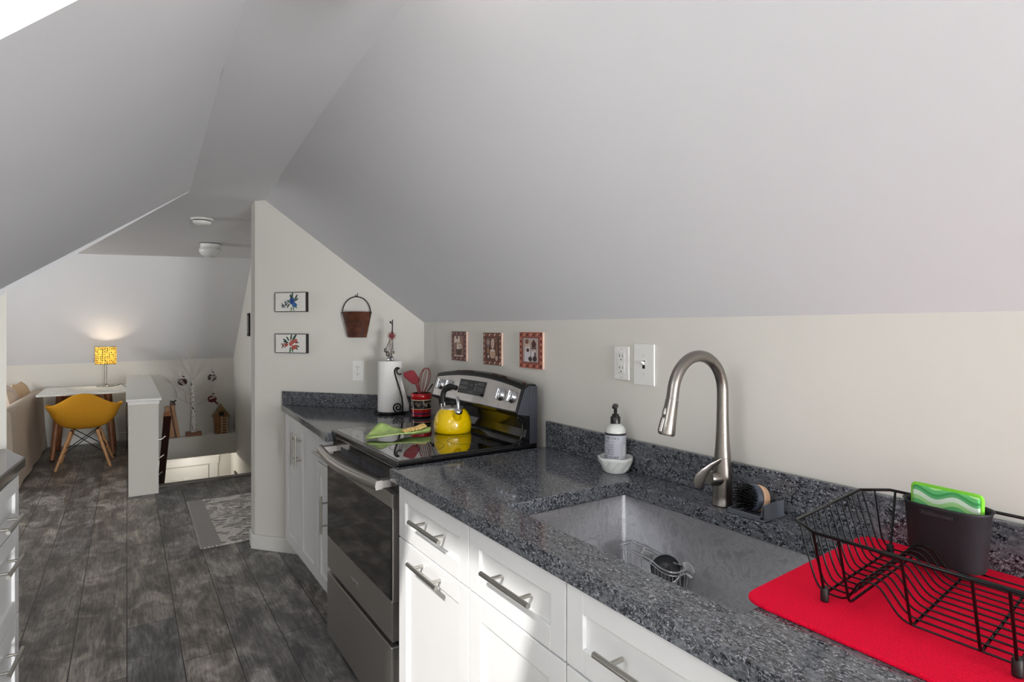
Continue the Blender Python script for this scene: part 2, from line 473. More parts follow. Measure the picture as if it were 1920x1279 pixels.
# far room
g = G(); top = [(-3, 7.8), (-.42, 7.75), (.4, 7.47), (1.21, 7.19)]
rows = []
for x, y in top:
    a = Vector((x, y, ZC)); b = Vector((x, 8.6, .975 + .012 * x))
    rows.append([tuple(a.lerp(b, k / 4)) for k in range(5)])
g.grid(rows, True); struct('ceiling_far', g, M_SLOPE)
g = G().box(-3, 1.3, 8.6, 8.66, -.22, .99); struct('wall_far', g, M_WALL)
g = G().poly([(1.2, 3.36, -.26), (1.2, 8.6, -.26), (1.2, 8.6, 2.2), (1.2, 3.36, 2.2)]).poly([(1.2, 3.36, -.26), (1.3, 3.36, -.26), (1.3, 8.6, -.26), (1.2, 8.6, -.26)]); struct('wall_stair', g, M_WALL)
g = G().poly([(-3, 4.53, 0), (-3, 5.9, 0), (-3, 5.9, ZC), (-3, 4.53, ZC)])
g.poly([(-3, 5.9, 0), (-3, 7.3, 0), (-3, 7.3, 1.05), (-3, 5.9, 1.05)]); g.poly([(-3, 5.9, 2.1), (-3, 7.3, 2.1), (-3, 7.3, ZC), (-3, 5.9, ZC)])
g.poly([(-3, 7.3, 0), (-3, 8.6, 0), (-3, 8.6, ZC), (-3, 7.3, ZC)])
struct('wall_living', g, M_WALL)
w3 = struct('window_3_added', G().box(-3.06, -3, 5.9, 5.95, 1.05, 2.1).box(-3.06, -3, 7.25, 7.3, 1.05, 2.1).box(-3.06, -3, 5.95, 7.25, 2.05, 2.1).box(-3.06, -3, 5.95, 7.25, 1.05, 1.1).box(-3.05, -3.01, 6.58, 6.62, 1.1, 2.05), M_TRIM)  # unseen window, added to bring light into the far room
link('pane', G().box(-3.035, -3.03, 5.95, 7.25, 1.1, 2.05), tg.m, w3)
g = G().poly([(*WL1, 0), (-3, 4.53, 0), (-3, 4.53, ZC), (*WL1, ZC)]); struct('wall_living_near', g, M_WALL)
# pony wall, cap, baseboards, nosing
PYL, PYR, PY0 = .011, .222, 5.68
struct('wall_half', G().box(PYL, PYR, PY0, 8.6, -.22, .782), M_WALL)
struct('trim_2', G().box(PYL - .018, PYR + .022, PY0 - .025, 8.6, .782, .804), M_TRIM, bevel=.004)
struct('trim_3', G().box(PYL - .006, PYR + .006, PY0 - .006, 8.6, .752, .7815), M_TRIM, bevel=.003)
struct('trim_4', G().box(PYR, 1.2, hy0 - .05, hy0 + .03, .0005, .012).box(PYR, 1.2, hy0 + .004, hy0 + .03, -.05, .0005), plain('grey_nosing', (120, 112, 106), .5), bevel=.003)
struct('baseboard_far', G().box(-3, PYL, 8.585, 8.6, 0, .085).box(-3, PYL, 8.58, 8.6, .085, .1), M_TRIM, bevel=.003)
dd = Vector((P1[0] - P0[0], P1[1] - P0[1], 0)).normalized(); nn = Vector((-.7784, -.6278, 0))
a0 = Vector((*P0, 0)) - Vector((.012, 0, 0)); a1 = Vector((*P0, 0)) + dd * .42
g = G(); pr = [a0 + Vector((0, .13, 0)), a0 + nn * .016, a1 + nn * .016, a1 + nn * .001, Vector((*P0, 0)) + nn * .001, Vector((P0[0] - .001, P0[1] + .13, 0))]
g.slab([(p.x, p.y) for p in pr], 0, .088); struct('baseboard_partition', g, M_TRIM, bevel=.005)
# stairwell and the hall below
g = G(); g.box(1.3, 1.36, 5.5, 9.75, -2.65, -.26); struct('wall_hall_right', g, M_WALL)
g = G(); g.box(-.5, 1.3, 9.6, 9.66, -2.65, -.2); struct('wall_hall_end', g, M_WALL)
g = G(); g.box(.12, .215, 5.93, 9.6, -2.65, -.22); struct('wall_hall_left', g, M_WALL)
g = G(); g.box(.215, 1.3, 8.40, 9.6, -.24, -.221); struct('ceiling_lower', g, M_SLOPE)
g = G(); g.box(.222, 1.3, 8.385, 8.399, -.26, -.002); struct('wall_header', g, M_WALL)
g = G()
for i in range(12):
    z = -.2 * (i + 1); y = hy0 + .035 + .21 * i
    g.box(.222, 1.295, y, y + .23, z - .04, z); g.box(.222, 1.295, y + .205, y + .225, z - .2, z - .04)
struct('floor_stairs', g, M_FLOOR)
dr = struct('door_1', G().box(.28, 1.005, 9.57, 9.598, -2.62, -.63), M_TRIM, bevel=.003)
link('casing', G().box(1.013, 1.126, 9.575, 9.599, -2.64, -.60).box(.17 + .05, .27, 9.575, 9.599, -2.64, -.60).box(.215, 1.14, 9.57, 9.599, -.615, -.52).box(.215, 1.15, 9.56, 9.599, -.522, -.50), M_TRIM, dr, bevel=.003)
g = G()
for (x0, x1) in ((.36, .62), (.68, .93)):
    for (z0, z1) in ((-1.4, -.78), (-2.45, -1.6)):
        g.box(x0, x1, 9.562, 9.571, z0, z1)
link('door_panel', g, M_TRIM, dr, bevel=.006)
link('door_knob', G().ball((.94, 9.53, -1.62), .028).tube([(.94, 9.57, -1.62), (.94, 9.54, -1.62)], .012), M_NICKEL, dr)

# ------------------------------------------------------------------ cabinets
def bar_handle(g, a, b, out, r=.0062, stand=.034):
    """bar from a to b held off the face by two posts; out is the direction away from the face"""
    a = Vector(a); b = Vector(b); o = Vector(out) * stand
    d = (b - a).normalized()
    g.tube([a + o, b + o], r, 12)
    for t in (.2, .8):
        p = a.lerp(b, t); g.tube([p, p + o], r * .75, 10)
    return g
def shaker(y0, y1, z0, z1, th=.02, rail=.058, rec=.009):
    """door or drawer front: outer face at x = 0, looking along -x"""
    g = G(); rail = min(rail, (z1 - z0) * .3)
    g.box(0, th, y0, y0 + rail, z0, z1); g.box(0, th, y1 - rail, y1, z0, z1)
    g.box(0, th, y0 + rail, y1 - rail, z0, z0 + rail); g.box(0, th, y0 + rail, y1 - rail, z1 - rail, z1)
    g.box(rec, th - .002, y0 + rail - .001, y1 - rail + .001, z0 + rail - .001, z1 - rail + .001)
    return g
ZT = .872
def cabinet(label, loc, rz, w, fronts, depth=.6, poly=None, low=ZT):
    """base unit; local y runs along its front from 0 to w, local x runs back from the door faces"""
    t = thing('base_cabinet', label, 'cabinet', loc, rz, None)
    g = G(); poly = poly or [(.021, .002), (depth, .002), (depth, w - .002), (.021, w - .002)]
    m_ = len(poly); g.slab(poly, .11, .13)
    for i in range(m_):
        a_ = Vector((*poly[i], 0)); b_ = Vector((*poly[(i + 1) % m_], 0)); n_ = Vector((-(b_ - a_).y, (b_ - a_).x, 0)).normalized() * .016
        g.slab([(a_.x, a_.y), (b_.x, b_.y), (b_.x + n_.x, b_.y + n_.y), (a_.x + n_.x, a_.y + n_.y)], .13, low if max(a_.x, b_.x) > .03 else ZT)
    link('body', g, M_CAB, t)
    k = [(x + .05 if x < .1 else x - .002, y + (.002 if y < w / 2 else -.002)) for x, y in poly]
    link('toe_kick', G().slab(k, 0.0, .11), M_CAB, t)
    for kind, y0, y1, z0, z1, hy, hz, hl, vert in fronts:
        fr = link(kind, shaker(y0 + .002, y1 - .002, z0, z1), M_CAB, t, bevel=.0018, seg=2)
        if hl:
            h = G()
            if vert: bar_handle(h, (0, hy, hz - hl / 2), (0, hy, hz + hl / 2), (-1, 0, 0))
            else: bar_handle(h, (0, hy - hl / 2, hz), (0, hy + hl / 2, hz), (-1, 0, 0))
            link('handle', h, M_NICKEL, fr)
    return t
FX = .750
cabinet('white base cabinet beside the range, drawer over a door, both with horizontal bar handles', (FX, 1.326, 0), 0, .472,
        [('drawer', 0, .472, .699, .868, .212, .793, .205, False), ('door', 0, .472, .105, .694, .226, .66, .2, False)])
cabinet('white base cabinet left of the sink cabinet, wide bar handle on its top drawer', (FX, .922, 0), 0, .404,
        [('drawer', 0, .404, .699, .868, .187, .788, .2, False), ('door', 0, .404, .105, .694, .06, .5, .2, True)], low=.62)
cabinet('white sink base cabinet under the red drying mat end of the counter', (FX, .16, 0), 0, .762,
        [('drawer', 0, .762, .699, .868, .54, .783, .2, False), ('door', 0, .381, .105, .694, .335, .5, .2, True), ('door', .381, .762, .105, .694, .427, .5, .2, True)], low=.62)
# between the range and the partition
cabinet('white narrow cabinet with drawer left of the range', (.803, 2.62, 0), 0, .36,
        [('drawer', 0, .36, .716, .868, .235, .772, .17, False), ('door', 0, .36, .105, .711, .17, .495, .18, True)], depth=.56)
wx = lambda x: 3.928 - (x - .672) * 1.2398   # partition line
cabinet('white corner cabinet with two tall doors against the partition', (.803, 2.984, 0), 0, .70,
        [('door', 0, .356, .105, .868, .313, .709, .18, True), ('door', .356, .70, .105, .868, .40, .709, .18, True)],
        poly=[(.021, .002), (.56, .002), (.56, wx(1.363) - 2.984 - .02), (.19, wx(.993) - 2.984 - .02), (.021, .69)])
# left aisle: front edge runs slightly askew
LA = PI - .0613
cabinet('white three drawer cabinet at the aisle end of the left counter', (-.317, 2.66, 0), LA, .46,
        [('drawer', 0, .46, .696, .868, .23, .757, .2, False), ('drawer', 0, .46, .388, .691, .23, .62, .2, False), ('drawer', 0, .46, .105, .383, .23, .31, .2, False)], depth=.56)
cabinet('white three drawer cabinet further back in the left counter', (-.3452, 2.2009, 0), LA, .62,
        [('drawer', 0, .62, .696, .868, .31, .757, .2, False), ('drawer', 0, .62, .388, .691, .31, .62, .2, False), ('drawer', 0, .62, .105, .383, .31, .31, .2, False)], depth=.53)

# countertops
CT = .914; CB = .874; CF = .734
SX0, SX1, SY0, SY1 = .840, 1.272, .58, 1.283
ct = thing('countertop', 'grey granite worktop around the sink with low backsplash', 'countertop', (0, 0, 0))
g = G(); yA, yB = .02, 1.838
out = [(CF, yA), (WX - .002, yA), (WX - .002, yB), (CF, yB)]
inn = [(SX0, SY0), (SX1, SY0), (SX1, SY1), (SX0, SY1)]
for z, fl in ((CT, False), (CB, True)):
    for i in range(4):
        j = (i + 1) % 4
        q = [(*out[i], z), (*out[j], z), (*inn[j], z), (*inn[i], z)]
        g.poly(q[::-1] if fl else q)
for i in range(4):
    j = (i + 1) % 4
    g.poly([(*out[i], CB), (*out[j], CB), (*out[j], CT), (*out[i], CT)])
    g.poly([(*inn[i], CT), (*inn[j], CT), (*inn[j], CB), (*inn[i], CB)])
def weld(o):
    import bmesh
    bm = bmesh.new(); bm.from_mesh(o.data); bmesh.ops.remove_doubles(bm, verts=bm.verts, dist=1e-5); bmesh.ops.recalc_face_normals(bm, faces=bm.faces); bm.to_mesh(o.data); bm.free()
o = link('worktop', g, M_GRANITE, ct, bevel=.003, seg=3); weld(o)
link('backsplash', G().box(1.389, WX - .002, yA, yB, CT, 1.0155), M_GRANITE, ct, bevel=.003)

ct2 = thing('countertop', 'granite corner worktop left of the range holding the paper towels', 'countertop', (0, 0, 0))
pw = lambda x, off=.003: (x, wx(x) - off * 1.5)
g = G().slab([(.742, 2.616), (WX - .003, 2.616), (WX - .003, 3.004), pw(.797)], CB, CT)
link('worktop', g, M_GRANITE, ct2, bevel=.006, seg=3)
q0 = Vector((*pw(.81), 0)); q1 = Vector((*pw(1.405), 0))
g = G().slab([(p.x, p.y) for p in (q0, q1, q1 + nn * .02, q0 + nn * .02)], CT, .998)
link('backsplash', g, M_GRANITE, ct2, bevel=.003)

ct3 = thing('countertop', 'granite worktop corner over the left aisle drawers', 'countertop', (0, 0, 0))
def along(y): return -.309 + (y - 2.745) * .0665
g = G().slab([(along(1.55), 1.55), (along(2.745), 2.745), (CL[0] + .004, CL[1] - .01), (-.455, 3.12), (-.935, 3.12), (-.935, 1.55)], CB, CT)
link('worktop', g, plain('brown_granite', (74, 66, 62), .07, var=.5, sc=160, spec=.8), ct3, bevel=.006, seg=3)

# sink
sk = thing('undermount_sink', 'stainless steel undermount sink basin let into the granite', 'sink', (1.056, .93, .66))
def rrect(x0, x1, y0, y1, z, r, n=5):
    pts = []
    for cx, cy, a in ((x1 - r, y1 - r, 0), (x0 + r, y1 - r, PI / 2), (x0 + r, y0 + r, PI), (x1 - r, y0 + r, 1.5 * PI)):
        for i in range(n + 1):
            b = a + PI / 2 * i / n; pts.append((cx + r * math.cos(b), cy + r * math.sin(b), z))
    return pts
g = G(); c = Vector((1.056, .93, .66)); e = .012
rows = [rrect(SX0 - .03, SX1 + .03, SY0 - .03, SY1 + .03, .8725, .02), rrect(SX0 - e, SX1 + e, SY0 - e, SY1 + e, .8725, .012),
        rrect(SX0 - e + .002, SX1 + e - .002, SY0 - e + .002, SY1 + e - .002, .868, .012),
        rrect(SX0 - e + .003, SX1 + e - .003, SY0 - e + .003, SY1 + e - .003, .672, .014),
        rrect(SX0 + .008, SX1 - .008, SY0 + .008, SY1 - .008, .653, .03), rrect(SX0 + .15, SX1 - .15, SY0 + .25, SY1 - .25, .648, .05)]
g.grid(rows, True, True); g.poly(rows[-1][::-1]); g.xf(Matrix.Translation(-c))
o = link('basin', g, M_SINK, sk)
g = G().lathe([(.0, .004), (.03, .004), (.045, .006), (.055, .001)], (0.05, 0, -.0125), 28)
link('drain', g, M_STEEL, sk)

# ------------------------------------------------------------------ range
RY0, RY1 = 1.852, 2.61; RM = (RY0 + RY1) / 2
rg = thing('electric_range', 'stainless steel and black electric range with glass cooktop', 'stove', (0, 0, 0))
link('body', G().box(.778, 1.357, RY0 + .004, RY1 - .004, .02, .905), M_STEELD, rg, bevel=.004)
# cooktop
g = G().box(.765, 1.29, RY0 - .002, RY1 + .002, .905, .928)
ck = link('cooktop', g, M_BLACK, rg, bevel=.005, seg=3)
tglass = NT('cooktop_glass'); tglass.setp(.025, 0, .9, .6); tglass.b.inputs['Coat Roughness'].default_value = .02
tglass.base(tglass.ramp(tglass.noise(tglass.coord(), 900, 2), [(.66, lin((12, 12, 14))), (.76, lin((44, 44, 48)))]))
M_GLASST = tglass.m
link('glass_surface', G().box(.782, 1.278, RY0 + .014, RY1 - .014, .9275, .9295), M_GLASST, ck, bevel=.001)
M_RING = plain('grey_print', (60, 60, 64), .3)
for cx, cy, rr in ((.93, RY0 + .2, .105), (.93, RY1 - .2, .08), (1.15, RY0 + .2, .08), (1.15, RY1 - .2, .095)):
    pts = arc((cx, cy, .9297), rr, 0, 2 * PI, 48, (1, 0, 0), (0, 1, 0)); inn_ = arc((cx, cy, .9297), rr - .003, 0, 2 * PI, 48, (1, 0, 0), (0, 1, 0))
    link('burner_ring', G().grid([pts, inn_], False), M_RING, ck)
# front: vent strip, door, handle, drawer
link('vent_strip', G().box(.772, .80, RY0 + .006, RY1 - .006, .822, .903), M_BLACK, rg, bevel=.003)
M_SLOT = plain('grey_slot', (70, 72, 80), .4)
for i in range(46):
    if 21 <= i <= 23: continue
    y = RY0 + .12 + i * .0115
    link('vent_slot', G().box(.7705, .7725, y, y + .005, .842, .872), M_SLOT, rg)
DX = .748
dr2 = link('oven_door', G().box(DX, .776, RY0 + .003, RY1 - .003, .772, .822).box(DX, .776, RY0 + .003, RY1 - .003, .318, .455).box(DX + .004, .776, RY0 + .003, RY1 - .003, .455, .772), M_STEELDOOR, rg, bevel=.002)
tw = NT('oven_glass'); tw.setp(.05, 0, .8, .3); tw.base(tw.ramp(tw.noise(tw.coord(), 4, 2), [(0.3, lin((10, 10, 11))), (.7, lin((16, 16, 18)))]))
link('oven_window', G().box(DX - .0005, DX + .006, RY0 + .01, RY1 - .003, .457, .770), tw.m, dr2, bevel=.001)
for za, zb in ((.772, .822), (.318, .452)): link('door_edge', G().box(DX, .776, RY0 - .0015, RY0 + .0029, za, zb), M_STEEL, dr2)
tx = text_g('amana', .03, .0008)
M = Matrix(((0, 0, -1, DX - .001), (-1, 0, 0, RM + .01), (0, 1, 0, .386), (0, 0, 0, 1)))
link('badge', tx.xf(M), M_CHROME, dr2)
# bowed handle
hz = .868
path = [(.708 - .032 * math.sin(PI * t), RY0 + .018 + (RY1 - RY0 - .036) * t, hz - .006) for t in [i / 24 for i in range(25)]]
rows = []
for i, p in enumerate(path):
    rows.append([(p[0] - .010, p[1], hz - .030), (p[0] - .013, p[1], hz - .016), (p[0] - .010, p[1], hz), (p[0] + .012, p[1], hz + .002), (p[0] + .014, p[1], hz - .028)])
g = G(); g.grid(rows, True, True); g.poly(rows[0]); g.poly(rows[-1][::-1])
for y in (RY0 + .022, RY1 - .059):
    g.box(.704, .773, y, y + .037, hz - .026, hz - .002)
link('oven_handle', g, M_STEEL, rg)
sd = link('storage_drawer', G().box(DX - .002, .776, RY0 + .001, RY1 - .003, .022, .298), M_STEELDOOR, rg, bevel=.003)
link('drawer_edge', G().box(DX - .001, .777, RY0 - .002, RY0 + .0009, .024, .296), M_STEEL, sd)
link('kick_base', G().box(.80, 1.34, RY0 + .02, RY1 - .02, 0, .022), M_BLACKM, rg)
# backguard
def crown(y, zb=1.166, rise=.028): 
    t = (y - RM) / ((RY1 - RY0) / 2); return zb + rise * (1 - t * t)
ny = 28; ysb = [RY0 + (RY1 - RY0) * i / ny for i in range(ny + 1)]
g = G()
prof = lambda y: [(1.272, .930), (1.300, .955), (1.308, .985), (1.300, 1.03), (1.268, 1.046), (1.262, 1.056), (1.262 + .33 * (crown(y) - 1.074), crown(y) - .018), (1.268 + .33 * (crown(y) - 1.074), crown(y) - .004), (1.318, crown(y)), (1.35, crown(y) - .003), (1.357, crown(y) - .012), (1.357, .9055), (1.272, .9055)]
rows = [[(x, y, z) for x, z in prof(y)] for y in ysb]
g.grid(rows, False, True); g.poly(rows[0]); g.poly(rows[-1][::-1])
bgd = link('backguard', g, M_BLACK, rg)
link('side_cap', G().prism([(1.262, RY0 - .004, 1.05), (1.297, RY0 - .004, 1.146), (1.32, RY0 - .004, 1.160), (1.32, RY0 - .004, 1.04)], (0, .006, 0)).prism([(1.322, RY0 - .004, .93), (1.322, RY0 - .004, 1.158), (1.357, RY0 - .004, 1.155), (1.357, RY0 - .004, .93)], (0, .005, 0)), M_STEELD, bgd, bevel=.001)
link('side_rail', G().tube(fillet([(.9, RY0 + .006, .9285), (1.25, RY0 + .006, .929), (1.288, RY0 + .006, .95), (1.294, RY0 + .006, 1.02), (1.27, RY0 + .006, 1.037)], .03, 5), .005, 8), M_BLACK, bgd)
# control panel on the sloped face
FN = Vector((-1, 0, .33)).normalized()   # outward normal of the face
def face(y, z, off=.0):  # point on the sloped face at height z
    x = 1.262 + (z - 1.056) * .035 / (crown(RM) - .018 - 1.056) 
    return Vector((x - .0 , y, z)) + FN * off
def facex(y, z, off=0.0):
    return Vector((1.262 + (z - 1.056) * .33, y, z)) + FN * off
g = G(); y0, y1 = RY0 + .012, RY1 - .012
top_ = []; bot = []
for i in range(25):
    y = y0 + (y1 - y0) * i / 24
    bot.append(facex(y, 1.060, .0015)); top_.append(facex(y, crown(y) - .024, .0015))
g.grid([bot, top_], False); pl = link('control_panel', g, M_STEEL, bgd)
def on_face(cy, z, u, v, off):   # u to the right seen from the room (-y), v up the face
    p = facex(cy, z, off); upv = Vector((.33, 0, 1)).normalized()
    return p + Vector((0, -u, 0)) + upv * v
dcy, dcz = 2.238, 1.122
def facebox(g, cy, cz, u0, u1, v0, v1, off, th):
    pts = [on_face(cy, cz, u0, v0, off), on_face(cy, cz, u1, v0, off), on_face(cy, cz, u1, v1, off), on_face(cy, cz, u0, v1, off)]
    g.prism(pts, FN * th)
g = G(); facebox(g, dcy, dcz, -.118, .112, -.034, .031, .0018, .0015)
dsp = link('display', g, plain('display_glass', (26, 26, 28), .12), bgd)
g = G()
def outline(u0, u1, v0, v1, w=.0008):
    for a in ((u0, u1, v0, v0 + w), (u0, u1, v1 - w, v1), (u0, u0 + w, v0, v1), (u1 - w, u1, v0, v1)): facebox(g, dcy, dcz, *a, .0034, .0003)
for bx in (-.108, -.085, -.062): outline(bx, bx + .019, .008, .02); facebox(g, dcy, dcz, bx + .006, bx + .013, .0125, .0155, .0034, .0003)
for bx in (-.108, -.085, -.062): outline(bx, bx + .017, -.012, -.001); facebox(g, dcy, dcz, bx + .005, bx + .011, -.0085, -.005, .0034, .0003)
for bx, v in ((.045, .010), (.073, .010), (.045, -.012), (.073, -.012)): outline(bx, bx + .023, v, v + .015); facebox(g, dcy, dcz, bx + .006, bx + .017, v + .006, v + .0095, .0034, .0003)
outline(-.022, .003, -.03, -.018); outline(.006, .026, -.03, -.018)
for k in range(4): facebox(g, dcy, dcz, .026, .034, -.014 + .009 * k, -.0095 + .009 * k, .0034, .0003)
link('key_print', g, plain('grey_key_print', (150, 152, 155), .4), dsp)
g = text_g('2:36', .016)
Mx = Matrix.Translation(on_face(dcy, dcz, -.012, .010, .0036)) @ Matrix(((0, .313, FN.x, 0), (-1, 0, FN.y, 0), (0, .950, FN.z, 0), (0, 0, 0, 1)))
link('clock_digits', g.xf(Mx), plain('clock_print', (120, 104, 80), .4), dsp)
M_INK = plain('dial_ink', (55, 54, 54), .5)
for cy in (1.995, 1.912, 2.532, 2.447):
    g = G()
    for k in range(11):
        a = -PI * .25 + k * (PI * 1.5 / 10)
        facebox(g, cy, 1.112, .034 * math.cos(a) - .001, .034 * math.cos(a) + .001, .034 * math.sin(a) - .001, .034 * math.sin(a) + .001, .0018, .0003)
    for v in (.042, -.040, -.047): facebox(g, cy, 1.112, -.002, .002, v - .0015, v + .0015, .0018, .0003)
    link('dial_print', g, M_INK, bgd)
for cy in (1.995, 1.912, 2.532, 2.447):
    p = facex(cy, 1.112, .0015)
    g = G().lathe([(.0265, 0), (.0265, .003), (.0235, .005), (.0225, .013), (.020, .016), (0, .017)], p, 28, FN)
    kn = link('knob', g, M_CHROME, bgd)
    g = G(); u = Vector((0, 1, 0)); w = FN.cross(u)
    pts = [p + FN * .012 + u * a + w * b for a, b in ((-.006, -.024), (.006, -.024), (.006, .024), (-.006, .024))]
    g.prism(pts, FN * .014); link('grip', g, M_CHROME, kn, bevel=.003)

# ------------------------------------------------------------------ on the range
RT = Vector((.831, -.556, 0))   # to the right as seen from the aisle end
kc = Vector((1.196, 2.262, .9297))
kt = thing('tea_kettle', 'glossy yellow enamel tea kettle with black handle on the cooktop', 'kettle', kc)
M_YEL = plain('yellow_enamel', (246, 206, 0), .12, var=.02, coat=.5)
link('body', G().lathe([(0, 0), (.076, 0), (.081, .004), (.0835, .02), (.083, .042), (.078, .066), (.066, .088), (.055, .099), (.05, .104), (0, .104)], (0, 0, 0), 48), M_YEL, kt)
lid = link('lid', G().lathe([(.052, .102), (.052, .107), (.046, .111), (.02, .114), (0, .115)], (0, 0, 0), 40), M_STEEL, kt)
link('lid_knob', G().lathe([(.006, .114), (.006, .122), (.012, .126), (.013, .132), (.008, .137), (0, .138)], (0, 0, 0), 20), M_BLACKM, lid)
kd = Vector((-.20, -.98, 0)).normalized()  # towards the spout (to the right of the camera)
sb = kd * .052 + Vector((0, 0, .066)); st = kd * .088 + Vector((0, 0, .098))
spt = link('spout', G().tube([kd * .05 + Vector((0, 0, .058)), sb + kd * .012 + Vector((0, 0, .004)), st], [.023, .021, .0165], 20), M_YEL, kt)
link('spout_cap', G().lathe([(.0165, 0), (.0178, .004), (.0165, .013), (.008, .017), (0, .018)], st, 24, (kd + Vector((0, 0, .9)))), M_CHROME, spt)
link('cap_lever', G().tube(smooth_path([st + kd * .004 + Vector((0, 0, .014)), st - kd * .005 + Vector((0, 0, .045)), st - kd * .02 + Vector((0, 0, .06))], 5), [.0075] * 10 + [.006], 12), M_CHROME, spt)
kr = (RT * .93 + Vector((-.556, -.831, 0)) * .37).normalized(); hb = -kr * .047
hd = link('handle', G().tube(smooth_path([hb + Vector((0, 0, .122)), hb - kr * .002 + Vector((0, 0, .15)), hb + kr * .006 + Vector((0, 0, .178)), hb + kr * .032 + Vector((0, 0, .198)), kr * .022 + Vector((0, 0, .192))], 6), [.011] * 6 + [.012] * 8 + [.0135] * 6 + [.011] * 5, 14), M_BLACKM, kt)
g = G()
for sgn in (-1, 1):
    sd_ = kr * sgn * .008
    g.tube([hb + sd_ + Vector((0, 0, .098)), hb + sd_ + Vector((0, 0, .128))], .005, 10)
link('handle_bracket', g, M_CHROME, hd)

# leaf shaped spoon rest
sr = thing('spoon_rest', 'green leaf shaped ceramic spoon rest with yellow corn on the cooktop', 'spoon rest', (.93, 2.275, .9297))
rows = []; nU, nV = 24, 9
for i in range(nU + 1):
    t = i / nU; row = []
    wdt = .046 * (math.sin(PI * min(1, max(0, t)) ** .8) ** .7) * (1 if t < .97 else .6) + .004
    for j in range(nV + 1):
        v = -1 + 2 * j / nV
        lift = .036 * math.exp(-((t - .38) / .18) ** 2) * (0.5 + .5 * v) + .02 * v * v * (.4 + .6 * t) + .006 + .012 * max(0, t - .6)
        row.append((-.12 + .275 * t - .02 * v * math.sin(PI * t), v * wdt + .018 * math.sin(t * 5), lift))
    rows.append(row)
M_LEAF = plain('leaf_green_glaze', (172, 198, 118), .35, var=.2, sc=40, bump=.3)
link('leaf_dish', G().grid(rows, True), M_LEAF, sr, solid=.005)
g = G()
for i in range(9):
    for j in range(4):
        g.ball((.045 + i * .0115, .004 + (j - 1.5) * .011 + .006 * math.sin(i), .022 + .002 * i - .0015 * (j - 1.5) ** 2), .0068, 8)
link('corn_kernels', g, plain('corn_yellow', (238, 204, 130), .4, var=.1), sr)

# ------------------------------------------------------------------ corner items
cr = thing('utensil_crock', 'red and black painted ceramic crock beside the kettle', 'crock', (1.295, 2.80, CT))
M_RED = plain('red_glaze', (186, 22, 28), .2, var=.06); M_CREAM = plain('cream_glaze', (214, 190, 150), .3)
M_BLKG = plain('black_glaze', (34, 24, 24), .2); M_BLUE = plain('blue_glaze', (46, 46, 88), .25)
g = G(); z = 0
def band(z0, z1, r0, r1, mi):
    g.cur = mi; g.lathe([(r0, z0), (r1, z1)], (0, 0, 0), 40)
R = .052
g.cur = 1; g.lathe([(0, .0), (R - .004, 0), (R, .004), (R, .012)], (0, 0, 0), 40)
band(.012, .022, R, R, 0); band(.022, .030, R, R, 3); band(.030, .048, R, R, 0); band(.048, .052, R + .001, R + .001, 2); band(.052, .094, R, R, 1)
band(.094, .099, R + .001, R + .001, 2); g.cur = 0; g.lathe([(R, .099), (R + .003, .104), (R + .004, .115), (R + .003, .126), (R, .130), (R - .005, .130)], (0, 0, 0), 40)
g.cur = 1; g.lathe([(R - .005, .130), (R - .006, .01), (0, .008)], (0, 0, 0), 40)
link('crock_wall', g, [M_RED, M_BLKG, M_CREAM, M_BLUE], cr)
g = G()
for k in range(8):   # painted scrolls and flowers around the black band
    a0_ = 2 * PI * k / 8
    pts = []
    for i in range(15):
        t = i / 14; sx_ = a0_ + .62 * t - .3 + .0; zz = .073 + .012 * math.sin(t * 2 * PI * 1.3)
        pts.append(((R + .0006) * math.cos(sx_), (R + .0006) * math.sin(sx_), zz))
    g.tube(pts, .0012, 5)
    for m in range(5):
        b = a0_ + .12 * math.cos(m * 1.257); zz = .074 + .006 * math.sin(m * 1.257)
        g.ball(((R + .0004) * math.cos(b), (R + .0004) * math.sin(b), zz), .0032, 6)
link('painted_scroll', g, plain('painted_tan', (190, 170, 150), .4), cr)
C0 = Vector((1.295, 2.80, CT))
def at(u, z, dpt=0.0): return C0 + RT * u + Vector((.556, .831, 0)) * dpt + Vector((0, 0, z))
sp_ = thing('spatula', 'dark red silicone spatula standing in the painted crock', 'spatula', C0)
L = lambda p: p - C0
link('handle', G().tube([L(at(.012, .016)), L(at(-.012, .13)), L(at(-.022, .168)), L(at(-.03, .185))], [.006, .006, .006, .007], 10), plain('dark_red_silicone', (128, 18, 32), .35), sp_)
pts = [(-.046, .176), (-.018, .180), (-.008, .2), (-.037, .247), (-.057, .250), (-.098, .236), (-.090, .212)]
g = G().prism([L(at(u, z_, -.004)) for u, z_ in pts], Vector((.556, .831, 0)) * .008)
link('blade', g, plain('dark_red_blade', (140, 20, 36), .35), sp_, bevel=.004, seg=2)
wk = thing('whisk', 'red wire balloon whisk standing in the painted crock', 'whisk', C0)
link('handle', G().tube([L(at(-.008, .016, .012)), L(at(-.001, .118, .012))], .007, 10), M_RED, wk)
g = G(); ax0 = at(-.001, .115, .012); axd = (at(.026, .262, .012) - ax0)
side = RT; dep = Vector((.556, .831, 0))
for k in range(4):
    a = PI * k / 4; d_ = side * math.cos(a) + dep * math.sin(a); pts = []
    for i in range(25):
        t = i / 24; q_ = math.sin(PI * t) ** .8 * (.034 if True else 0); along_ = 1 - abs(2 * t - 1) ** 1.0
        s_ = (1 - math.cos(PI * t)) / 2
        hh = math.sin(PI * t)   # height profile
        ww = (1 - 2 * s_) * math.sin(PI * min(1, hh)) ** .5 if False else None
        ang = 2 * PI * t
        hgt = (1 - math.cos(ang)) / 2
        wid = -math.sin(ang) * (.25 + .75 * hgt) if False else math.sin(ang) * (.55 + .45 * hgt)
        pts.append(L(ax0 + axd * hgt + d_ * wid * .037))
    g.tube(pts, .0016, 6)
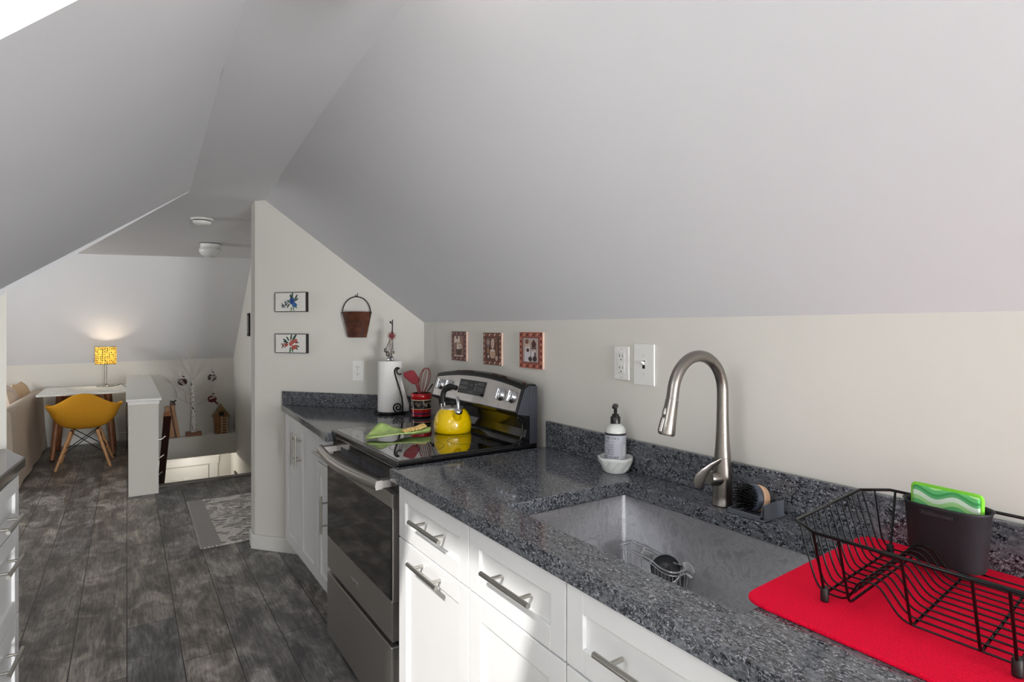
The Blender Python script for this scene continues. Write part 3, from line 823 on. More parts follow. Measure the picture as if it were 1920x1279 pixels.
link('wires', g, plain('red_wire', (150, 50, 50), .35, .3), wk)
ls = thing('serving_spoon', 'dark thin handled utensil leaning right in the painted crock', 'utensil', C0)
link('handle', G().tube([L(at(-.02, .016, -.01)), L(at(.034, .14, -.01)), L(at(.062, .178, -.012))], [.003, .003, .0045], 8), plain('dark_utensil', (80, 50, 50), .3, .5), ls)

# paper towel holder and roll
TC = Vector((1.212, 3.03, CT))
th = thing('paper_towel_holder', 'black wrought iron paper towel holder with scroll arm and utensil finial', 'paper towel holder', TC)
T = lambda u, z, d_=0.0: RT * u + Vector((.556, .831, 0)) * d_ + Vector((0, 0, z))
M_IRON = plain('black_iron', (18, 17, 18), .45, .4)
bs = link('base', G().lathe([(0, 0), (.078, 0), (.084, .004), (.08, .010), (.066, .014), (0, .014)], (0, 0, 0), 36), M_IRON, th)
g = G()
for k in range(14):
    a = 2 * PI * k / 14; g.ball((.078 * math.cos(a), .078 * math.sin(a), .009), .011, 8, (1, 1, .7))
link('base_leaf', g, M_IRON, bs)
link('rod', G().tube([(0, 0, .01), (0, 0, .32)], .006, 10), M_IRON, th)
armp = smooth_path([T(.070, .012, -.062), T(.082, .03, -.062), T(.076, .10, -.062), T(.054, .18, -.062), T(.040, .225, -.062), T(.040, .245, -.062), T(.052, .257, -.062), T(.066, .253, -.062)], 6)
g = G().tube(armp, .0042, 8)
sp2 = []
for i in range(40):
    t = i / 39; a = -PI * .1 - t * 4.2 * PI * .85; r_ = .026 * (1 - t) + .004
    sp2.append(T(.056 + r_ * math.cos(a), .042 + r_ * math.sin(a), -.063))
g.tube(sp2, .0042, 8)
sp3 = []
for i in range(20):
    t = i / 19; a = PI * .5 + t * 1.2 * PI; sp3.append(T(.066 + .016 * math.cos(a), .238 + .016 * math.sin(a), -.062))
g.tube(sp3, .0036, 8)
link('scroll_arm', g, M_IRON, th)
fz = .292
fn = link('finial', G().tube([T(0, fz), T(.012, .38), T(.014, .52)], [.006, .005, .0028], 8).tube([T(.013, .495), T(.004, .505)], .003, 6).ball(T(.003, .506), .006, 8), M_IRON, th)
g = G()
for (u0, z0, u1, z1, br) in ((.0, .30, .006, .40, .011), (.012, .31, .010, .41, .009), (-.012, .33, .004, .40, .012), (-.024, .35, .002, .41, .010), (.02, .34, .016, .42, .008)):
    g.tube([T(u0, z0, -.006), T(u1, z1, -.004)], .0035, 8); g.ball(T(u0, z0, -.006), br, 10, (.9, .9, 1.3))
link('small_utensils', g, plain('pewter', (120, 114, 108), .3, .8, var=.3, sc=80), fn)
g = G()
for k in range(11):
    a = 2 * PI * k / 11; g.tube([T(.012, .43, -.006), T(.012 + .026 * math.cos(a), .43 + .026 * math.sin(a), -.010)], [.0055, .0012], 6)
link('red_flower', g, plain('dull_red_flower', (120, 40, 44), .5, var=.25, sc=90), fn)
g = G().ball(T(-.004, .30, -.016), .014, 10, (1, .6, 1)).ball(T(.016, .302, -.012), .010, 10)
link('small_kettle', g, M_CHROME, fn)
rl = thing('paper_towel_roll', 'white paper towel roll on the black iron holder', 'paper towel', TC)
g = G(); g.lathe([(.018, .0145), (.066, .0145), (.0665, .018), (.0665, .288), (.066, .2915), (.018, .2915)], (0, 0, 0), 48); g.lathe([(.018, .2915), (.018, .0145)], (0, 0, 0), 24)
link('roll', g, M_ROLL, rl)
g = G(); n_ = 10
rows = []
for i in range(n_ + 1):
    t = i / n_
    u = .060 + .052 * t; dd_ = -.028 - .014 * math.sin(t * PI)
    zt = .262 - .205 * (t ** .8); rows.append([T(u, .018, dd_), T(u, .018 + (zt - .018) * .5, dd_ - .003), T(u, max(zt, .03), dd_)])
link('loose_sheet', G().grid(rows, True), M_ROLL, rl, solid=.0008)

# ------------------------------------------------------------------ wall items
WR = Matrix(((0, 0, -1, 0), (-1, 0, 0, 0), (0, 1, 0, 0), (0, 0, 0, 1)))      # local x -> -y, local y -> up, local z -> off the right wall
WP = Matrix(((dd.x, 0, nn.x, 0), (dd.y, 0, nn.y, 0), (0, 1, 0, 0), (0, 0, 0, 1)))  # the same on the partition
def wallthing(name, label, cat, p, M3, group=None):
    o = thing(name, label, cat, (0, 0, 0), 0, group); o.matrix_world = Matrix.Translation(p) @ M3; return o
def plate(name, label, p, M3, w, h, kind):
    t = wallthing(name, label, 'switch' if kind == 'switch' else 'outlet', p, M3)
    link('cover_plate', G().box(-w / 2, w / 2, -h / 2, h / 2, .0008, .006), M_WHITEP, t, bevel=.0025, seg=3)
    if kind == 'duplex':
        for s in (1, -1):
            f = link('receptacle', G().prism([(.017 * math.cos(a), s * .0195 + max(-.0125, min(.0125, .017 * math.sin(a))), .006) for a in [2 * PI * k / 24 for k in range(24)]], (0, 0, .0012)), M_WHITEP, t)
            link('slot', G().box(-.008, -.0055, s * .0195 - .001, s * .0195 + .008, .0072, .0076).box(.0055, .008, s * .0195 - .001, s * .0195 + .007, .0072, .0076).box(-.002, .002, s * .0195 - .0095, s * .0195 - .005, .0072, .0076), M_DARKHOLE, f)
        link('screw', G().lathe([(.003, 0), (.003, .001), (0, .0012)], (0, 0, .006), 10), M_NICKEL, t)
    elif kind == 'gfci':
        f = link('receptacle', G().box(-.0165, .0165, -.0335, .0335, .006, .0078), M_WHITEP, t, bevel=.001)
        link('seam', G().box(-.0172, .0172, -.0342, -.0336, .006, .0068).box(-.0172, .0172, .0336, .0342, .006, .0068).box(-.0172, -.0166, -.0342, .0342, .006, .0066).box(.0166, .0172, -.0342, .0342, .006, .0066), plain('grey_seam', (150, 148, 144), .6), t)
        g = G()
        for s in (.021, -.019): g.box(-.008, -.0056, s, s + .009, .0078, .0082).box(.0056, .008, s, s + .008, .0078, .0082).box(-.002, .002, s - .011, s - .006, .0078, .0082)
        link('slot', g, M_DARKHOLE, f)
        link('test_button', G().box(-.008, -.001, -.003, .002, .0078, .0085).box(.001, .008, -.003, .002, .0078, .0085), M_WHITEP, f)
        g = G(); g.lathe([(.0025, 0), (0, .001)], (0, .048, .006), 8); g.lathe([(.0025, 0), (0, .001)], (0, -.048, .006), 8)
        link('screw', g, plain('grey_screw', (150, 148, 145), .4), t)
    else:
        link('toggle_slot', G().box(-.0055, .0055, -.013, .013, .006, .0066), M_DARKHOLE, t)
        link('toggle', G().prism([(-.0045, -.002, .006), (-.0045, .009, .006), (-.0045, .013, .018), (-.0045, .006, .019)], (.009, 0, 0)), M_WHITEP, t, bevel=.001)
        g = G(); g.lathe([(.003, 0), (0, .001)], (0, .03, .006), 8); g.lathe([(.003, 0), (0, .001)], (0, -.03, .006), 8)
        link('screw', g, plain('pale_screw', (205, 203, 200), .4), t)
    return t
plate('wall_outlet', 'white outlet with two sockets on the kneewall beside the light switch', (WX, 1.428, 1.2665), WR, .071, .114, 'gfci')
plate('light_switch', 'large white toggle light switch plate on the kneewall left of the faucet', (WX, 1.326, 1.2665), WR, .090, .135, 'switch')
po = Vector((*P0, 0)) + dd * ((1.1405 - P0[0]) / dd.x)
plate('wall_outlet', 'white duplex outlet on the partition above the corner backsplash', (po.x, po.y, 1.134), WP, .076, .122, 'duplex')

# folk art tiles
def ell(cx, cy, rx, ry, rot=0, n=14):
    return [(cx + rx * math.cos(2 * PI * k / n) * math.cos(rot) - ry * math.sin(2 * PI * k / n) * math.sin(rot), cy + rx * math.cos(2 * PI * k / n) * math.sin(rot) + ry * math.sin(2 * PI * k / n) * math.cos(rot)) for k in range(n)]
class Art:
    """flat painted shapes laid on one another, one mesh with several paints"""
    def __init__(s, z): s.g = G(); s.z = z; s.m = []; s.names = {}
    def p(s, pts, col):
        if col not in s.names:
            s.names[col] = len(s.m); s.m.append(plain('paint_%d_%d_%d' % col, col, .6, var=.12, sc=220))
        s.g.cur = s.names[col]; s.g.poly([(x, y, s.z) for x, y in pts]); s.z += .00003
    def r(s, x0, x1, y0, y1, col): s.p([(x0, y0), (x1, y0), (x1, y1), (x0, y1)], col)
def tile(label, y, z, w, h, draw, edge):
    t = wallthing('wall_tile', label, 'tile', (WX, y, z), WR, None)
    link('tile_body', G().box(-w / 2, w / 2, -h / 2, h / 2, .0008, .011), plain('cream_tile_edge', (214, 186, 168), .5), t, bevel=.001)
    a = Art(.0112); draw(a, w, h); link('picture', a.g, a.m, t)
def border(a, w, h, c0, c1, c2, m):
    a.r(-w / 2, w / 2, -h / 2, h / 2, c0); rnd = random.Random(int(w * 1e4))
    n = 7
    for i in range(n):
        x = -w / 2 + w * (i + .5) / n
        for yy in (h / 2 - m / 2, -h / 2 + m / 2): a.p(ell(x, yy, w / n * .42, m * .2, .7, 8), (c1, c2)[i % 2])
    for i in range(9):
        yv = -h / 2 + m + (h - 2 * m) * (i + .5) / 9
        for xx in (-w / 2 + m / 2, w / 2 - m / 2): a.p(ell(xx, yv, m * .2, (h / 9) * .36, .6, 8), (c2, c1)[i % 2])
BR = (92, 58, 52); TAN = (182, 150, 130); CRM = (222, 204, 188); RST = (166, 84, 66); DK = (62, 36, 34); WHT = (216, 212, 216)
def d1(a, w, h):
    border(a, w, h, (104, 68, 66), TAN, (130, 62, 66), .021)
    a.r(-.052, .052, -.052, .052, (150, 112, 98))
    a.p([(-.05, .015), (-.042, .05), (-.028, .05), (-.02, .035), (-.008, .05), (.008, .05), (.016, .02), (-.002, .008), (-.02, .02)], CRM)
    a.p(ell(-.016, .042, .009, .007), DK); a.p(ell(.008, -.005, .03, .026), (170, 140, 118)); a.p(ell(-.006, -.005, .012, .02), CRM); a.p(ell(.018, -.006, .012, .018), CRM)
    a.p(ell(.012, -.002, .004, .006), DK); a.p([(-.03, -.018), (.036, -.012), (.03, -.04), (.006, -.048), (-.022, -.044)], (84, 54, 46)); a.r(-.048, .048, -.052, -.047, CRM)
def d2(a, w, h):
    border(a, w, h, (110, 64, 50), CRM, (150, 90, 60), .019)
    a.r(-.056, .058, -.052, .052, (96, 58, 46)); a.p(ell(-.034, .03, .02, .02), (128, 104, 112)); a.p(ell(-.034, .03, .010, .010), TAN)
    for k in range(3): a.p([(-.01, .046 - k * .008), (.045, .05 - k * .008), (.045, .052 - k * .008), (-.01, .048 - k * .008)], TAN)
    a.p(ell(.006, .024, .014, .023), CRM); a.p(ell(.006, .024, .009, .017), (206, 168, 150)); a.r(.003, .01, -.004, .003, CRM)
    a.p([(-.016, -.006), (.026, -.006), (.03, -.022), (.026, -.038), (.012, -.044), (-.004, -.044), (-.016, -.036), (-.02, -.022)], (206, 172, 148)); a.p(ell(.005, -.007, .021, .005), CRM)
    for k in range(3): a.r(-.016, .026, -.018 - k * .009, -.0165 - k * .009, (150, 108, 88))
    a.p(ell(-.034, -.008, .005, .018), (200, 150, 100)); a.p(ell(-.032, -.036, .014, .014), DK); a.p(ell(-.031, -.036, .007, .008), CRM); a.p(ell(.04, -.042, .012, .012), (190, 164, 150))
    a.p(ell(.042, .0, .006, .03), (130, 92, 62))
def d3(a, w, h):
    border(a, w, h, (170, 88, 70), DK, (204, 150, 126), .020)
    a.r(-.058, .058, -.052, .054, (80, 70, 82)); a.r(-.054, .054, -.049, .051, (186, 166, 158))
    a.p([(.006, .028), (.022, .046), (.04, .028), (.036, .012), (.01, .012)], (84, 38, 34)); a.p(ell(.022, .022, .005, .008), DK); a.r(.004, .04, .006, .011, DK)
    a.p([(-.03, .034), (-.01, .03), (-.004, .005), (.0, -.03), (-.008, -.048), (-.044, -.048), (-.042, -.01)], WHT); a.p(ell(-.022, .028, .013, .016), (208, 180, 160)); a.p(ell(-.026, .036, .013, .010), (120, 82, 60))
    a.p(ell(-.02, .0, .011, .008), (90, 56, 50)); a.p([(.006, -.004), (.036, .0), (.036, -.03), (.008, -.034)], WHT)
    a.p(ell(-.002, -.036, .014, .010), (70, 54, 58)); a.p(ell(.03, -.034, .014, .012), (62, 44, 54)); a.p(ell(.032, -.016, .005, .010), DK)
tile('brown folk art tile nearest the corner, showing pale shapes over a dark bowl', 2.578, 1.296, .155, .147, d1, 0)
tile('brown folk art tile in the middle of the three, showing a cream spoon and crock', 2.257, 1.291, .158, .148, d2, 0)
tile('rust bordered folk art tile with a small red birdhouse, rightmost of the three', 1.952, 1.294, .164, .150, d3, 0)

# flower pictures
def picture(label, u, z, w, h, draw):
    p = Vector((*P0, 0)) + dd * u; t = wallthing('wall_picture', label, 'picture', (p.x, p.y, z), WP, None)
    link('frame', G().box(-w / 2, w / 2, -h / 2, h / 2, .0008, .024), plain('black_frame', (28, 24, 24), .4), t, bevel=.001)
    a = Art(.0243); a.r(-w / 2 + .004, w / 2 - .004, -h / 2 + .004, h / 2 - .004, (226, 223, 217)); draw(a); link('painting', a.g, a.m, t)
def leaf(a, x, y, l, ang, col, fat=.3):
    a.p(ell(x + l / 2 * math.cos(ang), y + l / 2 * math.sin(ang), l / 2, l * fat / 2, ang, 10), col)
LG = (44, 74, 62); LG2 = (84, 124, 70); BL_ = (34, 78, 140); BD = (30, 44, 96)
def f1(a):
    for x, y, l, an in ((.01, .012, .04, 1.9), (.012, .015, .045, 1.5), (.03, .012, .04, 1.0), (.03, .004, .035, .6), (.0, -.002, .03, 2.6), (-.005, -.008, .035, 4.1), (.03, -.025, .025, -.6), (.012, -.03, .028, -1.9), (.02, -.03, .026, -1.3)): leaf(a, x, y, l, an, LG if l > .03 else LG2)
    for x, y in ((.005, .010), (.018, .014), (.008, -.002), (.02, .002)): a.p(ell(x, y, .012, .013, .4), BL_)
    a.p(ell(.012, .006, .005, .006), BD)
    for x, y in ((.022, -.018), (.034, -.014), (.028, -.024), (.04, -.02)): a.p(ell(x, y, .010, .009, .8), (52, 104, 156))
    a.p([(-.01, -.004), (-.05, -.022), (-.05, -.020), (-.01, -.001)], LG)
    for x, y, an in ((-.03, -.014, 2.2), (-.03, -.014, 1.7), (-.045, -.02, 2.6), (-.045, -.02, 3.3), (-.045, -.02, 3.9), (-.02, -.01, 1.3), (-.035, -.016, 4.2)): leaf(a, x, y, .024, an, (58, 78, 88))
    a.p(ell(-.028, -.016, .007, .006), (40, 56, 70))
RD = (170, 62, 56); RL = (206, 120, 104)
def f2(a):
    for x, y, l, an in ((.0, .018, .04, 1.4), (.012, .018, .05, .9), (-.01, .014, .036, 2.2), (-.025, .01, .036, 2.6), (-.015, .004, .04, 2.9), (.0, -.02, .04, -1.7), (.008, -.02, .036, -1.3), (.03, -.01, .036, -.3), (.034, -.012, .034, -1.0), (.03, .004, .03, .1)): leaf(a, x, y, l, an, LG if an > 0 else (52, 96, 60))
    for x, y in ((.012, .008), (.036, .016), (.002, -.002), (.02, -.024), (.034, -.022)):
        a.p(ell(x, y, .014, .013, .5), RD); a.p(ell(x + .001, y + .001, .008, .007, .5), RL); a.p(ell(x, y, .003, .003), (120, 36, 36))
    for x, y, an in ((-.03, -.008, 2.7), (-.04, -.01, 3.3), (-.048, -.014, 3.8), (-.03, -.01, 4.0), (-.048, -.012, 2.6)): leaf(a, x, y, .024, an, (110, 64, 56))
    a.p(ell(-.03, -.008, .011, .010), RD)
picture('small black edged picture of blue flowers, upper one on the partition', .286, 1.547, .228, .121, f1)
picture('small black edged picture of red flowers, lower one on the partition', .288, 1.293, .228, .119, f2)

# hanging bucket
pb = Vector((*P0, 0)) + dd * ((1.1385 - P0[0]) / dd.x)
bk = wallthing('hanging_bucket', 'rusty brown metal half bucket with wire handle hung on the partition', 'bucket', (pb.x, pb.y, 1.333), WP)
tb = NT('rusty_metal'); tb.setp(.55, .3); f_ = tb.noise(tb.coord(), 26, 5, .65)
tb.base(tb.ramp(f_, [(.3, lin((58, 30, 24))), (.55, lin((98, 54, 36))), (.75, lin((124, 78, 50)))])); tb.bump(f_, .3, .002)
g = G(); rows = []
for t, wv, dv in ((0, .060, .045), (.03, .061, .046), (1, .094, .068), (1.02, .097, .071)):
    rows.append([(wv * math.cos(PI - PI * k / 16), .147 * t, .0015 + dv * math.sin(PI * k / 16)) for k in range(17)])
g.grid(rows, True); g.poly([(p[0], p[1], p[2]) for p in rows[0]]); g.poly([(-.060, 0, .001), (.060, 0, .001), (.094, .147, .001), (-.094, .147, .001)])
link('bucket_wall', g, tb.m, bk, solid=.0015)
link('wire_handle', G().tube(arc((0, .147, .014), .0945, PI, 0, 24, (1, 0, 0), (0, .98, .0)), .0028, 8).tube([(-.0945, .138, .014), (-.0945, .15, .014)], .005, 8).tube([(.0945, .138, .014), (.0945, .15, .014)], .005, 8), M_IRON, bk)
link('nail_hook', G().tube([(0, .245, .001), (0, .243, .018), (0, .252, .02)], .0022, 6).tube([(0, .245, .002), (0, .262, .003)], .002, 6), M_IRON, bk)
g = text_g('Thyme', .034)
def wrap(p): 
    x, y = p[0] - .006, p[1] + .094; w_ = .060 + (.034) * y / .147; d_ = .045 + .023 * y / .147
    s_ = max(-.98, min(.98, x / w_)); return (x, y, .0030 + d_ * math.sqrt(max(0, 1 - s_ * s_)))
g.v = [wrap(p) for p in g.v]
def scrawl(pts): g.tube([wrap(p) for p in smooth_path(pts, 5)], .0009, 5)
scrawl([(.0, -.03, 0), (.02, -.02, 0), (.015, -.045, 0), (-.005, -.04, 0), (-.01, -.06, 0)]); scrawl([(.02, -.06, 0), (.03, -.045, 0), (.02, -.035, 0), (.035, -.03, 0)])
link('lettering', g, plain('burnt_lettering', (34, 18, 16), .7), bk)

# ------------------------------------------------------------------ faucet
FB = Vector((1.322, .966, CT))
fc = thing('kitchen_faucet', 'tall brushed steel gooseneck faucet behind the sink', 'faucet', FB)
link('base', G().lathe([(0, 0), (.0275, 0), (.0278, .003), (.0262, .006), (.0252, .03), (.0232, .100), (.0212, .127), (.0212, .1285), (0, .1285)], (0, 0, 0), 36), M_FAUCET, fc)
ar = .098
neck = [(0, 0, .129), (0, 0, .16), (0, 0, .20), (0, 0, .25), (0, 0, .30)] + [tuple(p) for p in arc((-ar, 0, .302), ar, 0, PI * .96, 26)]
r_ = [.0210, .0186, .0165, .0152, .0148] + [.0148] * 27
end = Vector(neck[-1]); dirn = (Vector(neck[-1]) - Vector(neck[-2])).normalized()
neck.append(tuple(end + dirn * .018)); r_.append(.0150)
link('gooseneck', G().tube(neck, r_, 24), M_FAUCET, fc)
e0 = end + dirn * .0195; hdn = (dirn + Vector((-.07, 0, 0))).normalized()
hdg = link('spray_head', G().tube([e0, e0 + hdn * .02, e0 + hdn * .05, e0 + hdn * .084, e0 + hdn * .088], [.0156, .0165, .0182, .0212, .020], 28), M_FAUCET, fc)
link('spray_face', G().tube([e0 + hdn * .0875, e0 + hdn * .0895], .0172, 24), M_BLACKM, hdg)
side_ = Vector((-1, .25, 0)).normalized()
for b0, b1, br_ in ((.022, .036, .0055), (.046, .078, .0068)):
    link('spray_button', G().tube([e0 + hdn * b0 + side_ * (.0135 + b0 * .05), e0 + hdn * b1 + side_ * (.0145 + b1 * .06)], br_, 10), M_FAUCET, hdg)
hu = Vector((-.86, .18, .12)).normalized()
lv = link('handle_hub', G().tube([hu * .012 + Vector((0, 0, .070)), hu * .036 + Vector((0, 0, .070)), hu * .045 + Vector((0, 0, .070))], [.0205, .0195, .0165], 24), M_FAUCET, fc)
hc = hu * .046 + Vector((0, 0, .070))
rows = []
for t, uu, zz, ww, dp in ((0, -.020, -.024, .010, .0), (.06, -.019, -.021, .017, .001), (.14, -.016, -.016, .021, .002), (.35, -.008, -.002, .020, .006), (.55, .006, .016, .014, .008), (.75, .024, .034, .008, .004), (.92, .041, .047, .0058, -.002), (1, .046, .050, .003, -.004)):
    ww *= .8; c_ = hc + RT * (uu - .006) + Vector((0, 0, zz)) + hu * (dp + .006)
    pe = (RT * -.62 + Vector((0, 0, .78))).normalized(); pe = Vector((0, 0, 1)).cross(RT).normalized() * .15 + (RT * .70 - Vector((0, 0, .70)))
    pe = pe.normalized(); fw = hu
    rows.append([c_ + pe * (ww * math.cos(2 * PI * k / 14)) + fw * (.0055 * math.sin(2 * PI * k / 14)) for k in range(14)])
g = G().grid(rows, True, True); g.poly(rows[0][::-1]); g.poly(rows[-1])
link('lever', g, M_FAUCET, lv)

# soap and dish
SC = Vector((1.335, 1.385, CT))
ds = thing('ceramic_dish', 'small white scalloped ceramic dish under the soap bottle', 'dish', SC)
g = G(); rows = []
for r0, z0, wv in ((.0, .0, 0), (.034, .0, 0), (.038, .004, 0), (.047, .022, .0006), (.055, .040, .0009), (.0575, .050, .0011), (.055, .052, .0011), (.050, .040, .0005), (.040, .012, 0), (.0, .009, 0)):
    rows.append([((max(r0, 1e-4) + wv * math.sin(9 * a)) * math.cos(a), (max(r0, 1e-4) + wv * math.sin(9 * a)) * math.sin(a), z0 + (wv * 1.2) * math.cos(5 * a)) for a in [2 * PI * k / 72 for k in range(72)]])
link('bowl', g.grid(rows, True, True), plain('white_ceramic', (232, 234, 230), .2, var=.02), ds)
g = G()
for k in range(12):
    a = 2 * PI * k / 12
    g.tube(smooth_path([((.0405 + .0165 * t) * math.cos(a + .5 * t), (.0405 + .0165 * t) * math.sin(a + .5 * t), .008 + .036 * t) for t in (0, .35, .7, 1)], 3), .0016, 6)
link('basket_relief', g, plain('white_ceramic_relief', (224, 226, 222), .25, var=.02), ds)
sbt = thing('soap_bottle', 'clear hand soap pump bottle with grey label and black pump', 'bottle', SC + Vector((0, 0, .0095)))
tcl = plain('frosted_soap', (214, 216, 212), .15, var=.03)
link('bottle', G().lathe([(0, 0), (.031, 0), (.034, .004), (.0345, .02), (.0345, .122), (.033, .132), (.027, .142), (.018, .147), (.0135, .149), (.0135, .156), (0, .156)], (0, 0, 0), 40), tcl, sbt)
g = G(); va = math.atan2(-1.395, -1.345) 
g.lathe([(.0349, .016), (.0349, .116)], (0, 0, 0), 48); lb = link('label', g, plain('lavender_label', (194, 196, 206), .5, var=.02), sbt)
g = G().lathe([(.0351, .114), (.0351, .121)], (0, 0, 0), 48); link('label_band', g, plain('dark_band', (40, 36, 38), .5), lb)
la = va - .72   # the label's centre faces left of the camera
def ringtext(s, size, z, ang=la, sp=1.0):
    t_ = text_g(s, size, 0, 'CENTER', sp)
    t_.v = [(.0353 * math.cos(ang + p[0] / .0353), .0353 * math.sin(ang + p[0] / .0353), z + p[1]) for p in t_.v]
    return t_
g = ringtext("MRS. MEYER'S", .0125, .105); g.add(ringtext('CLEAN DAY', .0075, .0945, la, 1.2)); g.add(ringtext('HAND SOAP', .0125, .0435)); g.add(ringtext('LAVENDER SCENT', .005, .0345))
for k in range(7):
    a0_ = la - .05; z_ = .086 - k * .0055
    g.grid([[(.0353 * math.cos(a0_ + .075 * i), .0353 * math.sin(a0_ + .075 * i), z_ + dz) for i in range(9)] for dz in (0, .0012)], False)
circ = [[(.0353 * math.cos(la - .22 + r_ * math.cos(a) / .0353), .0353 * math.sin(la - .22 + r_ * math.cos(a) / .0353), .064 + r_ * math.sin(a)) for a in [2 * PI * k / 24 for k in range(25)]] for r_ in (.0085, .0095)]
g.grid(circ, False)
link('label_print', g, plain('black_ink', (34, 33, 38), .6), lb)
g = G(); a1_ = va + .75
g.grid([[(.0353 * math.cos(a1_ + .06 * i), .0353 * math.sin(a1_ + .06 * i), z_) for i in range(7)] for z_ in (.048, .085)], False)
link('code_panel', g, plain('white_panel', (228, 228, 230), .5), lb)
pm = link('pump', G().lathe([(.0165, .150), (.0165, .170), (.0145, .173), (.0115, .174), (.0115, .180), (.006, .181), (.0052, .204), (0, .205)], (0, 0, 0), 28), plain('black_pump', (28, 26, 26), .3), sbt)
link('nozzle', G().tube([(.004, .002, .206), (-.010, -.006, .2085), (-.022, -.014, .205)], [.0085, .0075, .0055], 12), plain('black_nozzle', (34, 32, 32), .3), pm)

# dish brush in its tray
BH = Vector((1.325, .872, CT))
bt = thing('brush_tray', 'dark grey plastic brush tray on the counter right of the faucet', 'tray', BH, 0)
M_TRAY = plain('slate_plastic', (92, 96, 104), .4)
g = G()
x0, x1, y0, y1 = -.045, .045, -.052, .05
g.box(x0, x1, y0, y1, 0, .005); g.box(x0, x0 + .004, y0, y1, .005, .013); g.box(x1 - .004, x1, y0, y1, .005, .02); g.box(x0, x1, y1 - .004, y1, .005, .013)
link('tray_base', g, M_TRAY, bt, bevel=.002)
g = G().prism([(x0, y0, .005), (x0, y0 + .012, .005), (x0, y0 + .004, .034), (x0, y0, .040)], (.004, 0, 0)).prism([(x1 - .004, y0, .005), (x1 - .004, y0 + .016, .005), (x1 - .004, y0 + .004, .040), (x1 - .004, y0, .046)], (.004, 0, 0)).box(x0, x1, y0, y0 + .004, .005, .042)
link('tray_back', g, M_TRAY, bt, bevel=.0012)
g = G()
for k in range(6): g.box(x0 + .01, x1 - .01, y0 + .02 + k * .012, y0 + .024 + k * .012, .005, .008)
link('drain_rib', g, M_TRAY, bt)
br = thing('dish_brush', 'round palm dish brush with black bristles and wooden cap lying on its side', 'brush', BH + Vector((.004, .0, .0405)), 0)
ax = Vector((-.93, .28, .17)).normalized()
q_ = Vector((0, 0, 1)).rotation_difference(ax).to_matrix().to_4x4()
link('wooden_cap', G().lathe([(0, -.024), (.022, -.023), (.031, -.017), (.0335, -.006), (.0335, .004), (0, .004)], (0, 0, 0), 36).xf(q_), plain('beech_cap', (222, 182, 146), .5, var=.06, sc=90), br)
link('brush_ring', G().lathe([(0, .004), (.0335, .004), (.0345, .008), (.0335, .014), (.030, .018), (0, .018)], (0, 0, 0), 36).xf(q_), plain('grey_ring', (74, 80, 92), .35), br)
g = G(); rb = random.Random(3)
for k in range(95):
    a = 2.39996 * k; r0 = .0285 * math.sqrt((k + .5) / 95)
    tip = Vector(((r0 * 1.28) * math.cos(a) + rb.uniform(-.001, .001), (r0 * 1.28) * math.sin(a), .046 - r0 * .12 + rb.uniform(-.001, .001)))
    g.tube([(r0 * math.cos(a), r0 * math.sin(a), .017), tip], [.0013, .0013], 5)
    g.ball(tip, .00165, 6)
o = link('bristles', g.xf(q_), plain('black_bristle', (16, 16, 18), .25), br); o['kind'] = 'stuff'

# sink caddy
SCY = Vector((1.252, 1.152, .70))
sc_ = thing('sink_caddy', 'chrome wire sink caddy with clear suction cups on the basin wall', 'caddy', SCY)
def loop(z, dip=0.0, inset=0.0):
    pts = []
    for (x, y) in ((.022, .106), (-.010, .106), (-.026, .100), (-.028, .07), (-.028, -.02), (-.034, -.06), (-.036, -.095), (-.02, -.112), (.022, -.112)):
        pts.append((x + (inset if x < 0 else -inset), y * (1 - inset * 4), z - dip * max(0, min(1, (-y + .02) / .08))))
    return smooth_path(pts, 5) + [Vector((.022 - inset, y_, z - dip * max(0, min(1, (-y_ + .02) / .08)))) for y_ in (-.06, 0, .06)]
g = G().tube(loop(.040, .012), .0026, 8, True).tube(loop(.031, .012), .0018, 8, True); link('rim_wire', g, M_CHROME, sc_)
g = G()
lp = loop(.031, .012); lpb = loop(-.035, 0, .006)
for i in range(0, len(lp), 2): g.tube([lp[i], lpb[min(i, len(lpb) - 1)]], .0011, 6)
for y_ in [-.095 + .019 * k for k in range(11)]: g.tube([(-.026, y_, -.035), (.018, y_, -.035)], .0011, 6)
g.tube(lpb, .0018, 8, True); link('basket_wire', g, M_CHROME, sc_)
tcup = NT('clear_cup'); tcup.setp(.08, 0, .6); tcup.b.inputs['Transmission Weight'].default_value = .75; tcup.base(tcup.ramp(tcup.noise(tcup.coord(), 20), [(.3, lin((225, 226, 226))), (.7, lin((240, 240, 240)))]))
for y_ in (.045, -.105):
    link('suction_cup', G().lathe([(.0, .018), (.007, .017), (.008, .010), (.022, .003), (.024, 0), (.0, .001)], (.0275, y_, .02), 24, (-1, 0, 0)), tcup.m, sc_)
dsx = thing('drain_stopper', 'black round sink stopper with steel rim standing in the wire caddy', 'stopper', SCY + Vector((0, -.052, .012)))
axs = Vector((-.55, -.30, .62)).normalized()
dcap = link('disc', G().lathe([(0, .003), (.010, .003), (.012, .0045), (.022, .0045), (.024, .003), (.040, .003), (.041, 0), (.041, -.004), (0, -.004)], (0, 0, 0), 40, axs), plain('black_rubber', (38, 40, 44), .4), dsx)
link('steel_rim', G().lathe([(.041, -.005), (.044, -.004), (.0445, 0), (.044, .003), (.041, .003)], (0, 0, 0), 40, axs).lathe([(.040, -.012), (.0435, -.011), (.0435, -.008), (.040, -.007)], (0, 0, 0), 40, axs), M_CHROME, dsx)

